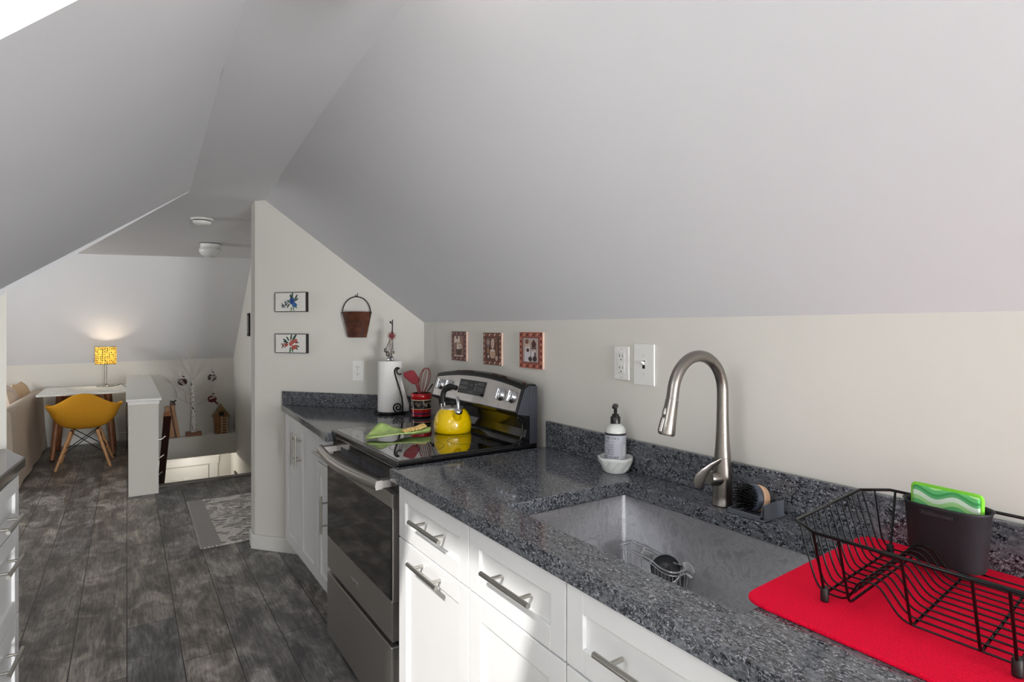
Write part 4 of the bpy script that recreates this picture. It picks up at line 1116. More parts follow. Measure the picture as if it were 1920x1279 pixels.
# ------------------------------------------------------------------ drying mat, rack, caddy, sponge
g = G(); z0, z1 = CT + .0006, CT + .0075
def roundpoly(P, r, n=6):
    out_ = []; m_ = len(P)
    for i in range(m_):
        p = Vector(P[i]); a = Vector(P[i - 1]) - p; b = Vector(P[(i + 1) % m_]) - p
        s0 = p + a.normalized() * r; e0_ = p + b.normalized() * r
        for j in range(n + 1):
            t = j / n; out_.append(tuple(s0 * (1 - t) ** 2 + p * 2 * t * (1 - t) + e0_ * t * t))
    return out_
mp = roundpoly([(.884, .612), (.884, .09), (1.384, .09), (1.384, .640)], .045)
g.slab(mp, z0, z1)
tag(link('drying_mat', g, M_MAT, bevel=.003, seg=3), 'bright red microfibre drying mat on the counter right of the sink', 'mat')
MZ = z1
rk = thing('dish_rack', 'black wire dish rack standing on the red drying mat', 'dish rack', (0, 0, 0))
M_WIRE = plain('black_coated_wire', (9, 9, 10), .22, spec=.3)
def sk_(x, y, z): return (x, y + .09 * (x - .95) * 1.0, z)
RZ = MZ + .128; BZ = MZ + .016
rim = [sk_(*p) for p in ((.975, .560, RZ), (1.268, .566, RZ), (1.318, .525, RZ), (1.318, .15, RZ), (1.268, .10, RZ), (.975, .10, RZ), (.940, .14, RZ), (.940, .513, RZ))]
rr_ = [Vector(p) for p in rim]
link('rim', G().tube(rr_, .003, 10, True), M_WIRE, rk)
# cross wires (front rim down, under the basket, up to the back rim)
g = G()
for y in (.515, .475, .385, .30, .26, .185):
    g.tube(fillet([sk_(.941, y, RZ), sk_(.985, y, BZ - .003), sk_(1.288, y, BZ - .003), sk_(1.317, y, RZ)], .012, 3), .0023, 8)
link('cross_wire', g, M_WIRE, rk)
xs = [.985 + .0255 * k for k in range(13)]
for k, x in enumerate(xs):
    ztop = RZ; yl_ = .560 if .975 <= x <= 1.268 else .545
    pth = [sk_(x, yl_, ztop - .002), sk_(x, .533, BZ + .02), sk_(x, .522, BZ), sk_(x, .478, BZ), sk_(x, .458, BZ + .040), sk_(x, .432, BZ + .044), sk_(x, .398, BZ), sk_(x, .15, BZ), sk_(x, .135, BZ + .02), sk_(x, .10, ztop - .002)]
    link('basket_wire', G().tube(fillet(pth, .016, 4), .0017, 7), M_WIRE, rk)
g = G(); g.tube([sk_(.985, .463, BZ + .03), sk_(1.29, .463, BZ + .03)], .0024, 8); g.tube([sk_(.985, .470, BZ + .016), sk_(1.29, .470, BZ + .016)], .0024, 8)
link('ridge_wire', g, M_WIRE, rk)
for (x, y) in ((.985, .515), (1.288, .515), (.985, .26), (1.288, .26)):
    p = Vector(sk_(x, y, MZ + .0008))
    link('rubber_foot', G().lathe([(0, 0), (.0062, 0), (.0068, .003), (.0066, .022), (.005, .025), (0, .025)], p, 14), M_BLACKM, rk)

CC = Vector((1.285, .447, MZ + .021))
cd_ = thing('utensil_caddy', 'dark grey plastic utensil caddy in the dish rack behind the wires', 'caddy', CC, -.04)
M_CADDY = plain('charcoal_plastic', (36, 35, 39), .55, spec=.3, var=.1, sc=300)
def stad(w, d_, z, n=8):
    pts = []
    for cy, a in ((w / 2 - d_ / 2, 0), (-(w / 2 - d_ / 2), PI)):
        for i in range(n + 1):
            b = a + PI * i / n; pts.append((d_ / 2 * math.cos(b), cy + d_ / 2 * math.sin(b), z))
    return pts
zt_ = .112
rows = [stad(.118, .060, 0), stad(.122, .064, .004), stad(.138, .080, zt_ - .006), stad(.146, .086, zt_), stad(.142, .082, zt_), stad(.134, .076, zt_ - .006), stad(.116, .056, .006)]
g = G().grid(rows, True, True); g.poly(rows[0][::-1]); g.poly(rows[-1])
o = link('cup', g, M_CADDY, cd_)
def cadface(u, z, off):   # on the front face of the cup
    d_ = .064 + (.080 - .064) * (z - .004) / (zt_ - .01); return Vector((-d_ / 2 - off, -u, z))
g = G().prism([cadface(-.030, .093, .0004), cadface(.030, .093, .0004), cadface(.030, .102, .0004), cadface(-.030, .102, .0004)], (-.0006, 0, 0))
lp_ = link('name_plate', g, plain('darker_plate', (26, 25, 28), .4), cd_)
tg_ = text_g('Rubbermaid', .0105); tg_.v = [tuple(cadface(p[0], .0975 + p[1], .0015)) for p in tg_.v]
link('embossed_text', tg_, plain('embossed_grey', (74, 73, 78), .4), lp_)

sg = thing('scrub_sponge', 'green wave patterned scrubbing sponge standing in the utensil caddy', 'sponge', CC + Vector((.004, .001, .098)), -.04)
ts = NT('wave_scrub_cloth'); ts.setp(.9, 0, .2)
co = ts.coord('Object'); sx = ts.node('ShaderNodeSeparateXYZ'); ts.ln(co, sx.inputs[0])
mm = ts.node('ShaderNodeMath', operation='MULTIPLY'); mm.inputs[1].default_value = 95; ts.ln(sx.outputs[1], mm.inputs[0])
ss = ts.node('ShaderNodeMath', operation='SINE'); ts.ln(mm.outputs[0], ss.inputs[0])
ms = ts.node('ShaderNodeMath', operation='MULTIPLY'); ms.inputs[1].default_value = .0055; ts.ln(ss.outputs[0], ms.inputs[0])
ad = ts.node('ShaderNodeMath', operation='ADD'); ts.ln(sx.outputs[2], ad.inputs[0]); ts.ln(ms.outputs[0], ad.inputs[1])
dv = ts.node('ShaderNodeMath', operation='MULTIPLY'); dv.inputs[1].default_value = 1 / .034; ts.ln(ad.outputs[0], dv.inputs[0])
fr_ = ts.node('ShaderNodeMath', operation='FRACT'); ts.ln(dv.outputs[0], fr_.inputs[0])
cwave = ts.ramp(fr_.outputs[0], [(0, lin((110, 200, 122))), (.22, lin((176, 228, 150))), (.45, lin((226, 242, 222))), (.72, lin((104, 184, 120))), (.86, lin((70, 160, 92)))], 'CONSTANT')
ts.base(cwave); ts.bump(ts.noise(ts.coord('Object', scale=(1, 3, 1)), 700, 1), .6, .002)
hw, hh_ = .056, .040
g = G(); rows = []
for (off, ins) in ((-.010, .004), (-.009, .001), (0, 0), (.009, .001), (.010, .004)):
    pts = roundpoly([(-hw + ins, -hh_ + ins), (hw - ins, -hh_ + ins), (hw - ins, hh_ - ins), (-hw + ins, hh_ - ins)], .006, 3)
    rows.append([(off + .002 * math.sin(p[0] * 40), p[0], p[1]) for p in pts])
g.grid(rows, True, True); g.poly(rows[0][::-1]); g.poly(rows[-1])
link('scrub_cloth', g, ts.m, sg)
pp = roundpoly([(-hw, -hh_), (hw, -hh_), (hw, hh_), (-hw, hh_)], .006, 3)
link('piped_edge', G().tube([(.002 * math.sin(p[0] * 40) - .004, p[0], p[1]) for p in pp], .0042, 8, True), fabric('lime_piping', (126, 206, 62), .8, 500, .15, .5), sg)

# ------------------------------------------------------------------ ceiling fittings
sm = thing('smoke_detector', 'round white smoke detector on the far ceiling', 'smoke detector', (.458, 4.772, ZC))
link('base_ring', G().lathe([(0, -.001), (.075, -.001), (.077, -.008), (.066, -.014), (0, -.014)], (0, 0, 0), 36), M_WHITEP, sm)
link('vent_gap', G().lathe([(.060, -.014), (.060, -.020)], (0, 0, 0), 36), M_DARKHOLE, sm)
link('dome', G().lathe([(.061, -.020), (.063, -.022), (.058, -.036), (.042, -.046), (0, -.048)], (0, 0, 0), 36), M_WHITEP, sm)
cl = thing('ceiling_light', 'white dome flush mount ceiling light beyond the smoke detector', 'ceiling light', (.657, 6.13, ZC))
link('metal_base', G().lathe([(0, -.001), (.09, -.001), (.092, -.006), (.086, -.008), (.084, -.04), (.088, -.044), (0, -.044)], (0, 0, 0), 36), M_WHITEP, cl)
link('dome_shade', G().lathe([(.083, -.044), (.096, -.052), (.097, -.072), (.082, -.105), (.05, -.125), (0, -.131)], (0, 0, 0), 36), plain('opal_glass', (224, 224, 222), .2, var=.02), cl)
link('dark_gasket', G().lathe([(.0925, -.0005), (.0935, -.004), (.0925, -.0065)], (0, 0, 0), 36), M_DARKHOLE, cl)
lh = thing('ceiling_light', 'small lit dome light on the lower hall ceiling past the stairwell', 'ceiling light', (.78, 9.15, -.24))
link('metal_base', G().lathe([(0, -.001), (.08, -.001), (.08, -.03), (0, -.03)], (0, 0, 0), 28), M_WHITEP, lh)
te = NT('lit_opal'); te.base(te.ramp(te.noise(te.coord(), 5), [(0, lin((255, 246, 230))), (1, lin((255, 250, 240)))])); te.b.inputs['Emission Color'].default_value = lin((255, 247, 234)); te.b.inputs['Emission Strength'].default_value = 4.0
link('dome_shade', G().lathe([(.075, -.03), (.085, -.04), (.07, -.085), (0, -.11)], (0, 0, 0), 28), te.m, lh)

# ------------------------------------------------------------------ rug
tr_ = NT('woven_damask'); tr_.setp(.95, 0, .1)
co = tr_.coord('Object'); cb = tr_.coord('Object', scale=(1, 1, 1))
f1_ = tr_.noise(co, 5.5, 3, .5, 2.6); f2_ = tr_.noise(co, 160, 2)
wv_ = tr_.node('ShaderNodeTexWave'); wv_.wave_type = 'RINGS'; wv_.inputs['Scale'].default_value = 9; wv_.inputs['Distortion'].default_value = 9; wv_.inputs['Detail'].default_value = 2; wv_.inputs['Detail Scale'].default_value = 1.2
tr_.ln(co, wv_.inputs['Vector'])
pat = tr_.ramp(wv_.outputs['Fac'], [(.42, (0, 0, 0)), (.5, (1, 1, 1))]); pa2 = tr_.ramp(f1_, [(.46, (0, 0, 0)), (.5, (1, 1, 1))])
base_ = tr_.mix(pa2, lin((232, 226, 219)), tr_.mix(pat, lin((128, 126, 126)), lin((214, 208, 203))))
spk = tr_.ramp(f2_, [(.42, (0.7,) * 3), (.6, (1.05,) * 3)]); base_ = tr_.mix(.8, base_, spk, 'MULTIPLY')
sxr = tr_.node('ShaderNodeSeparateXYZ'); tr_.ln(co, sxr.inputs[0])
hem = tr_.node('ShaderNodeMath', operation='LESS_THAN'); hem.inputs[1].default_value = .115; tr_.ln(sxr.outputs[0], hem.inputs[0])
vh = tr_.node('ShaderNodeTexChecker'); vh.inputs['Scale'].default_value = 90; vh.inputs[1].default_value = lin((196, 192, 188)); vh.inputs[2].default_value = lin((112, 111, 112)); tr_.ln(co, vh.inputs['Vector'])
tr_.base(tr_.mix(hem.outputs[0], base_, vh.outputs[0])); tr_.bump(f2_, .6, .004)
ru = thing('area_rug', 'grey and cream damask woven rug on the plank floor behind the partition', 'rug', (.39, 4.08, .0006))
g = G(); g.slab([(0.0, 0.0), (.74, .0), (.74, 1.13), (.012, 1.165)], 0, .009)
link('rug_body', g, tr_.m, ru, bevel=.003)
g = G()
for k in range(80):
    y_ = .005 + 1.15 * k / 79; g.tube([(.004 + .01 * y_, y_, .005), (-.008 + .01 * y_, y_ + .003, .003)], .003, 5)
for k in range(50): g.tube([(.74 * k / 49, .002, .005), (.74 * k / 49 + .008, -.007, .004)], .0032, 5)
link('fringe', g, fabric('rug_fringe', (190, 186, 182)), ru)

# ------------------------------------------------------------------ far room things
# table
TZ = .706
dk = thing('desk_table', 'small white topped table with wooden legs against the far wall', 'table', (-.385, 7.955, 0))
link('tabletop', G().slab(roundpoly([(-.385, -.46), (.385, -.46), (.385, .46), (-.385, .46)], .05), TZ - .018, TZ), plain('white_laminate', (222, 222, 216), .25, var=.01), dk, bevel=.004)
for sx_ in (-1, 1):
    for sy_ in (-1, 1):
        lg = link('leg', G().tube([(sx_ * .205, sy_ * .22, TZ - .018), (sx_ * .262, sy_ * .32, .012)], [.030, .022], 12), M_WALNUT, dk)
        link('foot_pad', G().lathe([(0, 0), (.02, 0), (.02, .014), (0, .014)], (sx_ * .262, sy_ * .32, 0), 12), M_BLACKM, lg)
link('apron', G().box(-.21, .21, -.225, -.205, TZ - .075, TZ - .018).box(-.21, .21, .205, .225, TZ - .075, TZ - .018), M_WALNUT, dk)
tlm = NT('lace_runner'); tlm.setp(.9); v_ = tlm.node('ShaderNodeTexVoronoi'); v_.inputs['Scale'].default_value = 26; tlm.ln(tlm.coord(), v_.inputs['Vector'])
n_ = tlm.noise(tlm.coord(), 8, 3)
tlm.base(tlm.mix(tlm.ramp(n_, [(.60, (0, 0, 0)), (.63, (1, 1, 1))]), lin((226, 224, 214)), tlm.ramp(v_.outputs['Distance'], [(.2, lin((96, 98, 90))), (.5, lin((206, 204, 194)))])))
tag(link('table_runner', G().box(-.67, -.06, 7.66, 8.28, TZ + .0004, TZ + .0024), tlm.m), 'off white embroidered cloth lying on the white table', 'cloth')
# lamp
LC = Vector((-.205, 8.215, TZ + .0026))
lp2 = thing('table_lamp', 'lit table lamp with yellow patterned drum shade on the white table', 'lamp', LC)
M_LNK = plain('satin_nickel', (170, 168, 162), .25, .8)
link('base', G().lathe([(0, 0), (.092, 0), (.094, .006), (.088, .014), (.02, .022), (.010, .03), (0, .03)], (0, 0, 0), 32), M_LNK, lp2)
link('stem', G().tube([(0, 0, .02), (0, 0, .36)], .0115, 12), M_LNK, lp2)
tsh = NT('patterned_lampshade'); tsh.setp(.9, 0, .1)
tcg = tsh.node('ShaderNodeTexCoord'); sxy = tsh.node('ShaderNodeSeparateXYZ'); tsh.ln(tcg.outputs['Object'], sxy.inputs[0])
at2 = tsh.node('ShaderNodeMath', operation='ARCTAN2'); tsh.ln(sxy.outputs[1], at2.inputs[0]); tsh.ln(sxy.outputs[0], at2.inputs[1])
cmb = tsh.node('ShaderNodeCombineXYZ'); ma = tsh.node('ShaderNodeMath', operation='MULTIPLY'); ma.inputs[1].default_value = .105; tsh.ln(at2.outputs[0], ma.inputs[0])
tsh.ln(ma.outputs[0], cmb.inputs[0]); tsh.ln(sxy.outputs[2], cmb.inputs[1])
vv = tsh.node('ShaderNodeTexVoronoi'); vv.inputs['Scale'].default_value = 46; vv.inputs['Randomness'].default_value = .35; tsh.ln(cmb.outputs[0], vv.inputs['Vector'])
pc_ = tsh.ramp(vv.outputs['Distance'], [(.30, lin((40, 34, 28))), (.38, lin((252, 212, 104)))])
tsh.base(pc_)
trl = tsh.node('ShaderNodeBsdfTranslucent'); tsh.ln(pc_, trl.inputs[0]); mxs = tsh.node('ShaderNodeMixShader'); mxs.inputs[0].default_value = .6
tsh.ln(tsh.b.outputs[0], mxs.inputs[1]); tsh.ln(trl.outputs[0], mxs.inputs[2]); tsh.ln(mxs.outputs[0], tsh.out.inputs[0])
link('lamp_shade', G().lathe([(.104, .262), (.104, .462)], (0, 0, 0), 40), tsh.m, lp2)
link('shade_ring', G().tube(arc((0, 0, .262), .104, 0, 2 * PI, 40, (1, 0, 0), (0, 1, 0))[:-1], .002, 6, True).tube(arc((0, 0, .462), .104, 0, 2 * PI, 40, (1, 0, 0), (0, 1, 0))[:-1], .002, 6, True), M_LNK, lp2)
tbulb = NT('glowing_bulb'); tbulb.b.inputs['Emission Strength'].default_value = 6; tbulb.b.inputs['Emission Color'].default_value = lin((255, 232, 190)); tbulb.base(tbulb.ramp(tbulb.noise(tbulb.coord(), 3), [(0, (1, 1, 1)), (1, (1, 1, 1))]))
link('bulb', G().ball((0, 0, .375), .028, 12, (1, 1, 1.2)), tbulb.m, lp2)
link('cord', G().tube(smooth_path([(.085, -.02, .006), (.11, -.03, .012), (.15, -.06, .028), (.180, -.2, .014), (.198, -.4, .01), (.204, -.44, -.10), (.197, -.44, -.3), (.204, -.44, -.5), (.2, -.44, -.69)], 6), .0035, 6), M_BLACKM, lp2)

# mustard shell chair
ch = thing('shell_armchair', 'mustard yellow moulded shell armchair with wooden dowel legs', 'chair', (-.352, 7.29, 0), -.03)
rows = []; nT, nA = 14, 48
def rim_z(a):  # a: 0 at the back, pi at the front
    a = abs((a + PI) % (2 * PI) - PI); d_ = math.degrees(a)
    return interp(d_, [(0, .748), (18, .738), (34, .69), (48, .645), (62, .625), (80, .622), (100, .628), (118, .60), (135, .50), (150, .445), (180, .43)])
def rim_r(a):
    x = math.sin(a); y = -math.cos(a)
    d_ = math.degrees(abs((a + PI) % (2 * PI) - PI))
    rx = .285 ; ry = .235 if y < 0 else .25
    p = 2.6
    return 1 / ((abs(x) / rx) ** p + (abs(y) / ry) ** p) ** (1 / p)
for i in range(nT + 1):
    t = i / nT; row = []
    for k in range(nA):
        a = 2 * PI * k / nA; rz_ = rim_z(a); r0 = rim_r(a)
        d_ = math.degrees(abs((a + PI) % (2 * PI) - PI))
        lip = .035 * math.exp(-((d_ - 78) / 26) ** 2) * max(0, (t - .78) / .22) ** 1.5
        gg = math.sin(t * PI / 2) ** .75; hh2 = (1 - math.cos(t * PI / 2)) ** 1.05
        rr2 = r0 * gg + lip
        row.append((rr2 * math.sin(a), -rr2 * math.cos(a) * 1.0, .375 + (rz_ - .375) * hh2))
    rows.append(row)
g = G().grid(rows, True, True); sh = link('shell', g, M_MUSTARD, ch, solid=.012, sub=1)
for sx_ in (-1, 1):
    for sy_ in (-1, 1):
        link('leg', G().tube([(sx_ * .105, sy_ * .115, .362), (sx_ * .22, sy_ * .215, 0)], [.0165, .0125], 14), M_OAK, ch)
g = G()
for sx_ in (-1, 1):
    g.tube([(sx_ * .105, -.115, .355), (-sx_ * .178, -.175, .135)], .0042, 6); g.tube([(sx_ * .105, .115, .355), (-sx_ * .178, .175, .135)], .0042, 6)
    g.tube([(sx_ * .12, -.12, .31), (sx_ * .17, .17, .15)], .0042, 6); g.tube([(sx_ * .12, .12, .31), (sx_ * .17, -.17, .15)], .0042, 6)
    for sy_ in (-1, 1): g.ball((sx_ * .105, sy_ * .115, .358), .018, 8)
link('wire_brace', g, M_IRON, ch)

# sofa seen from its back
so = thing('slipcover_sofa', 'beige slipcovered sofa seen from behind at the left of the far room', 'sofa', (-.80, 6.28, 0))
def sofa_back():
    rows = []
    zs = [(0.015, .03), (.10, .022), (.25, .012), (.45, .004), (.60, 0), (.675, -.004), (.70, -.02), (.71, -.05)]
    for i in range(31):
        y = 2.26 * i / 30
        sag = -.03 * (y / 2.26) 
        rows.append([(off + .006 * math.sin(y * 9 + z * 4) * (1 - z), y, z + (sag if z > .5 else 0)) for z, off in zs] + [(-.085, y, .70 + sag), (-.11, y, .66), (-.11, y, .2)])
    return rows
rb_ = sofa_back(); g = G().grid(rb_, True); g.poly(rb_[0]); g.poly(rb_[-1][::-1])
link('back', g, M_SOFA, so)
link('seat', G().box(-.85, -.2, .18, 2.08, .12, .42), M_SOFA, so, bevel=.04, seg=4)
for y0_ in (0.0, 2.08): link('arm', G().box(-.86, -.19, y0_, y0_ + .18, .03, .56), M_SOFA, so, bevel=.03, seg=4)
for y0_ in (.2, 1.14): link('seat_cushion', G().box(-.84, -.21, y0_, y0_ + .92, .421, .54), M_SOFA, so, bevel=.04, seg=4)
def pillow(w, h, th):
    rows = []; n = 12
    for s in (1, -1):
        rr = []
        for i in range(n + 1):
            u = -1 + 2 * i / n; row = []
            for j in range(n + 1):
                v = -1 + 2 * j / n; b = max(0, (1 - u ** 4)) ** .6 * max(0, (1 - v ** 4)) ** .6
                px_ = u * w / 2 * (1 - .08 * (1 - abs(u)) * 0 - .07 * (1 - v * v) * 0); k = 1 - .06 * (1 - v * v) * abs(u)
                row.append((s * th / 2 * b, u * w / 2 * (1 - .05 * (1 - v * v)), v * h / 2 * (1 - .05 * (1 - u * u))))
            rr.append(row)
        rows.append(rr)
    g = G(); g.grid(rows[0], True); g.grid([r[::-1] for r in rows[1]], True); return g
for nm, lb_, m_, lc, rot, sz in (('throw_pillow', 'cream throw pillow leaning on the sofa back nearer the camera', M_PILLOWA, (-.985, 7.74, .60), (0, -.22, .12), (.54, .40, .15)),
                             ('throw_pillow', 'peach throw pillow on the sofa behind the cream pillow', M_PILLOWB, (-.965, 8.29, .59), (0, -.22, -.05), (.46, .40, .15))):
    o = tag(link(nm, pillow(*sz), m_), lb_, 'pillow'); o.location = lc; o.rotation_euler = rot

# ---- stair side: handrail, boards, tree, birdhouse
def hz_(y): return .60 - .76 * (y - 6.0)
hr = thing('stair_handrail', 'dark stained wooden handrail descending along the half wall', 'handrail', (.30, 6.0, .6))
pth = [(0, yy - 6.0, hz_(yy) - .6) for yy in (5.97, 9.2)]
g = G(); a_, b_ = Vector(pth[0]), Vector(pth[1]); upv = Vector((0, .605, .796))
g.prism([a_ + Vector((sx_ * .030, 0, 0)) + upv * q for sx_, q in ((-1, -.02), (1, -.02), (1, .012), (.7, .022), (-.7, .022), (-1, .012))], b_ - a_)
link('rail', g, M_RAIL, hr, bevel=.003)
link('rail_end', G().prism([a_ + Vector((sx_ * .030, -.003, 0)) + upv * q for sx_, q in ((-1, -.02), (1, -.02), (1, .012), (.7, .022), (-.7, .022), (-1, .012))], Vector((0, .004, -.003))).prism([a_ + Vector((sx_ * .024, -.0, 0)) + upv * .0225 for sx_ in (-1, 1)] + [a_ + Vector((sx_ * .024, .05, -.038)) + upv * .0225 for sx_ in (1, -1)], upv * .001), plain('worn_rail_end', (134, 86, 56), .5), hr)
for yy in (6.25, 6.55, 6.85, 7.2, 8.0):
    g = G().tube([(-.072, yy - 6, hz_(yy) - .6 - .06), (-.03, yy - 6, hz_(yy) - .6 - .05), (0, yy - 6, hz_(yy) - .6 - .025)], .008, 8).ball((.012, yy - 6, hz_(yy) - .6 + .022), .010, 8)
    link('bracket', g, M_NICKEL, hr)
# leaning boards
for nm, lb_, m_, x_, th_, hgt, lean in (('wooden_board', 'tan wooden board leaning on the ledge right of the handrail', M_PLANK, .478, .055, .40, -.14),
                                   ('wooden_board', 'tan wooden board leaning nearest the birch tree on the ledge', M_PLANK, .545, .04, .415, -.16),
                                   ('wooden_board', 'dark brown board standing at the back of the leaning pair', M_PLANKD, .522, .05, .435, -.10)):
    o = tag(link(nm, G().box(-th_ / 2, th_ / 2, -.018, .018, 0, hgt), m_, bevel=.003), lb_, 'board'); o.location = (x_, 8.455 if m_ is M_PLANK else 8.505, .0045); o.rotation_euler = (0, lean, 0)
tag(link('ribbon_bow', G().tube(smooth_path([(.455, 8.47, .462), (.49, 8.46, .452), (.52, 8.47, .47)], 4), .008, 6).tube([(.49, 8.465, .452), (.515, 8.46, .41)], .005, 6), M_BLACKM), 'small dark ribbon bow on top of the leaning boards', 'bow')
# birch tree
BT = Vector((.716, 8.475, 0.0005))
bi = thing('birch_tree', 'artificial white birch twig tree on a wooden block base on the ledge', 'tree', BT)
link('base', G().box(-.088, .088, -.05, .05, 0, .05), M_BASEW, bi, bevel=.003)
tbk = NT('birch_bark'); tbk.setp(.8); co = tbk.coord('Object', scale=(40, 40, 26)); nb = tbk.noise(co, 1.3, 3, .6)
tbk.base(tbk.ramp(nb, [(.39, lin((40, 34, 32))), (.43, lin((232, 228, 222)))]))
link('trunk', G().tube(smooth_path([(0, 0, .05), (.0, 0, .3), (-.014, 0, .6), (-.016, 0, .8)], 5), [.034 - .0014 * i for i in range(16)], 14), tbk.m, bi)
g = G(); rt = random.Random(11)
def twig(p, d_, ln, r, lev):
    q = [Vector(p)]; v_ = Vector(d_).normalized()
    for i in range(4):
        v_ = (v_ + Vector((rt.uniform(-.12, .12), rt.uniform(-.06, .02), rt.uniform(-.02, .12)))).normalized(); q.append(q[-1] + v_ * ln / 4)
    g.tube(q, [r, r * .85, r * .7, r * .55, r * .4], 6)
    if lev > 0:
        for k in range(3):
            b = q[1 + k]; s_ = rt.choice((-1, 1)); nv = (v_ + Vector((s_ * rt.uniform(.3, .6), rt.uniform(-.25, -.02), rt.uniform(-.1, .3)))).normalized()
            twig(b, nv, ln * rt.uniform(.35, .6), r * .6, lev - 1)
for (z_, dx_, dz_, ln) in ((.36, .9, .45, .46), (.40, -.8, .42, .30), (.50, .62, .62, .42), (.46, .8, .36, .5), (.56, -.6, .62, .44), (.62, -.8, .66, .34), (.66, .4, .9, .34), (.70, -.35, .95, .36), (.78, .05, 1, .34), (.74, .75, .55, .36), (.52, -.9, .55, .44), (.78, -.2, 1, .34)):
    twig((-.012, 0, z_), (dx_, rt.uniform(-.35, -.15), dz_), ln * .92, .0072, 2)
o = link('twigs', g, plain('white_twig', (222, 216, 208), .7), bi)
# hanging ornaments
M_ORN = plain('dark_berry_ornament', (64, 36, 32), .6, var=.5, sc=60); M_ORW = plain('frosted_white', (206, 200, 194), .6)
def ornament(label, p, kind):
    t = thing('hanging_ornament', label, 'ornament', p); rr = random.Random(kind)
    g = G(); g.ball((0, 0, 0), .036, 10, (1.15, .6, .9))
    for k in range(18):
        a = 2 * PI * k / 18; g.ball((.042 * math.cos(a), rr.uniform(-.02, .0), .034 * math.sin(a)), .014, 6)
    if kind == 3: g.tube([(.02, 0, -.02), (.07, -.01, -.075)], [.014, .008], 8)
    link('body', g, M_ORN if kind != 3 else plain('red_brown_bird', (112, 40, 36), .6, var=.4, sc=50), t)
    g = G().ball((.008, -.012, .048), .022, 8, (1.2, .7, .7)).ball((-.012, -.016, .012), .014, 8, (1.6, .5, .5)); link('white_cap', g, M_ORW, t)
    link('hanger', G().tube([(0, 0, .05), (0, 0, .12)], .0015, 5).ball((.012, -.01, .066), .012, 8), M_ORN, t)
ornament('dark berry cluster ornament hanging on the left side of the birch tree', (.588, 8.44, .705), 1)
ornament('dark frosted ornament hanging high on the right side of the birch tree', (.925, 8.44, .745), 2)
ornament('red brown bird ornament hanging just above the birdhouse', (.925, 8.44, .465), 3)
# birdhouse
bh = thing('birdhouse', 'tall brown wooden birdhouse with a pale ladder on the ledge', 'birdhouse', (1.035, 8.485, .0005))
link('body', G().prism([(-.075, -.06, 0), (.075, -.06, 0), (.085, -.06, .235), (0, -.06, .35), (-.085, -.06, .235)], (0, .12, 0)), M_BIRDH, bh)
link('roof', G().prism([(-.105, -.075, .225), (-.088, -.075, .215), (0, -.075, .345), (0, -.075, .382)], (0, .15, 0)).prism([(.105, -.075, .225), (.088, -.075, .215), (0, -.075, .345), (0, -.075, .382)], (0, .15, 0)), wood('twig_roof', (92, 70, 40), (150, 122, 72), 1), bh)
link('entrance_hole', G().lathe([(0, 0), (.03, 0), (.03, .003), (0, .003)], (0, -.060, .262), 20, (0, -1, 0)), M_DARKHOLE, bh)
g = G()
for sx_ in (-.0, .066): g.box(sx_ - .004, sx_ + .004, -.078, -.070, .01, .225)
for k in range(6): g.box(0, .066, -.078, -.072, .03 + k * .034, .036 + k * .034)
link('ladder', g, plain('pale_ladder', (206, 192, 168), .7), bh)
# signs on the stair walls
sn = wallthing('wall_sign', 'narrow black framed sign with white lettering on the stair wall', 'sign', (1.2, 7.35, 1.43), WR)
link('frame', G().box(-.055, .055, -.135, .135, .001, .02), M_BLACKM, sn, bevel=.002)
g = G(); rr = random.Random(5)
for k in range(9): g.box(-.022 + rr.uniform(-.006, .006), .022 + rr.uniform(-.006, .006), -.098 + k * .023, -.084 + k * .023, .02, .0205)
link('lettering', g, plain('white_lettering', (214, 212, 206), .6), sn)
ps = wallthing('wall_picture', 'dark framed picture low on the hall wall below the stairs', 'picture', (1.3, 8.95, -.86), WR)
link('frame', G().box(-.15, .15, -.20, .20, .001, .02), plain('brown_frame', (44, 30, 24), .5), ps, bevel=.003)
link('print', G().box(-.12, .12, -.17, .17, .02, .021), plain('pale_print', (196, 190, 178), .6, var=.2, sc=20), ps)

# ------------------------------------------------------------------ light
def area(name, loc, rot, sx, sy, power, col=(1, 1, 1)):
    l = bpy.data.lights.new(name, 'AREA'); l.shape = 'RECTANGLE'; l.size = sx; l.size_y = sy; l.energy = power; l.color = col
    o = bpy.data.objects.new(name, l); COL.objects.link(o); o.location = loc; o.rotation_euler = rot; return o
def point(name, loc, power, r, col):
    l = bpy.data.lights.new(name, 'POINT'); l.energy = power; l.shadow_soft_size = r; l.color = col
    o = bpy.data.objects.new(name, l); COL.objects.link(o); o.location = loc; return o
sun = bpy.data.lights.new('sun', 'SUN'); sun.energy = 4.6; sun.angle = math.radians(1.6); sun.color = (1, .97, .93)
so_ = bpy.data.objects.new('sun', sun); COL.objects.link(so_); so_.rotation_euler = Vector((1, .7, -1.17)).to_track_quat('-Z', 'Y').to_euler()
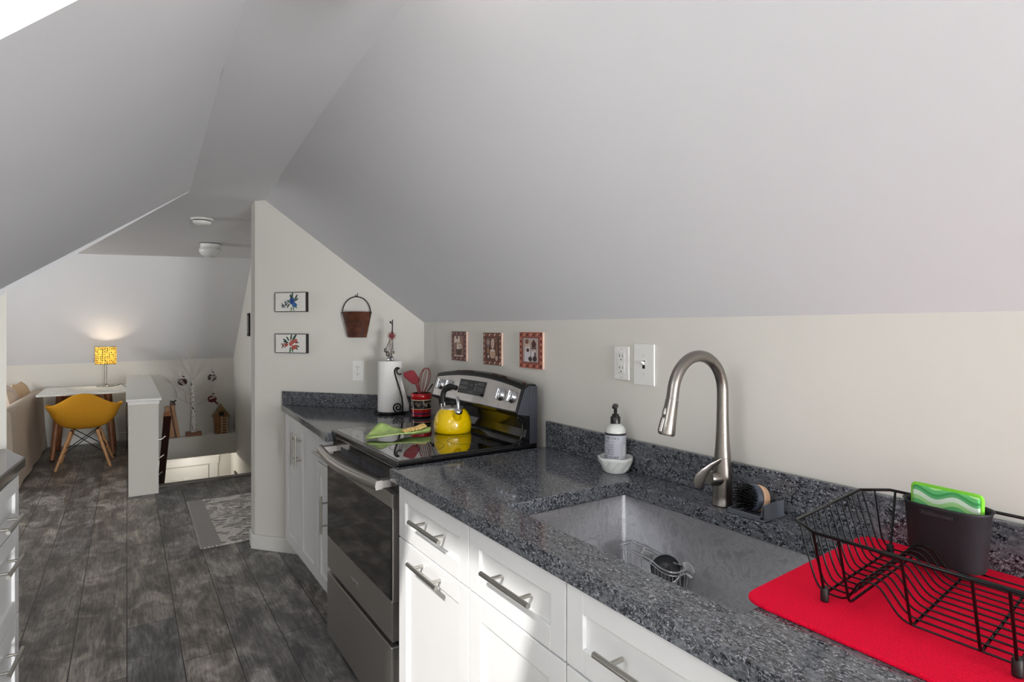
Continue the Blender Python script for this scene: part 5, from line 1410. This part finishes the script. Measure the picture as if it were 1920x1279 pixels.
# skylight daylight, then fill at the added second skylight, gable and living windows
sky_c = sum((c for c in cs), Vector()) / 4 + up * .9
o = area('skylight_daylight', sky_c, (0, 0, 0), .50, .60, 6, (.96, .98, 1)); o.rotation_euler = Vector((.69, 0, -.724)).to_track_quat('-Z', 'Y').to_euler()
o = area('added_skylight_fill', ct2_ + up2 * 1.2, (0, 0, 0), .62, .55, 30, (.97, .985, 1)); o.rotation_euler = (-up2).to_track_quat('-Z', 'Y').to_euler()
o = area('added_gable_fill', ((wx0 + wx1) / 2, yb - .02, (wz0 + wz1) / 2), (0, 0, 0),   .95, 1.0, 330, (.97, .985, 1)); o.rotation_euler = Vector((0, 1, 0)).to_track_quat('-Z', 'Z').to_euler()
o = area('added_living_fill', (-3.02, 6.6, 1.575), (0, 0, 0), 1.3, .95, 58, (.98, .99, 1)); o.rotation_euler = Vector((1, 0, 0)).to_track_quat('-Z', 'Z').to_euler()
point('lamp_bulb', LC + Vector((0, 0, .375)), 15, .03, (1, .84, .62))
point('hall_dome_light', (.78, 9.15, -.50), 4.5, .06, (1, .94, .86))
# lit ceiling fixture over the kitchen, just above the frame
kl = thing('ceiling_light', 'lit white dome ceiling light over the kitchen', 'ceiling light', (.40, 1.0, ZC))
link('metal_base', G().lathe([(0, -.001), (.09, -.001), (.09, -.03), (0, -.03)], (0, 0, 0), 32), M_WHITEP, kl)
link('dome_shade', G().lathe([(.085, -.03), (.097, -.045), (.08, -.085), (0, -.105)], (0, 0, 0), 32), te.m, kl)

w = bpy.data.worlds.new('sky'); scene.world = w; w.use_nodes = True
nt = w.node_tree; bgn = nt.nodes['Background']
sk2 = nt.nodes.new('ShaderNodeTexSky'); sk2.sky_type = 'HOSEK_WILKIE'; sk2.sun_direction = Vector((-1, -.7, 1.17)).normalized(); sk2.turbidity = 3
nt.links.new(sk2.outputs[0], bgn.inputs[0]); bgn.inputs[1].default_value = 1.2

# ------------------------------------------------------------------ camera
cam = bpy.data.cameras.new('camera'); cam.sensor_fit = 'HORIZONTAL'; cam.sensor_width = 36
cam.lens = 36 * 1080 / 1920; cam.shift_y = -23.5 / 1920; cam.clip_start = .02; cam.clip_end = 60
co_ = bpy.data.objects.new('camera', cam); COL.objects.link(co_)
co_.location = (0, 0, 1.385); co_.rotation_euler = (PI / 2, 0, -math.atan((960 - 238) / 1080))
scene.camera = co_
vs = scene.view_settings
vs.view_transform = 'Standard'; vs.look = 'None'; vs.exposure = 0.0; vs.gamma = 1.0; vs.use_curve_mapping = False
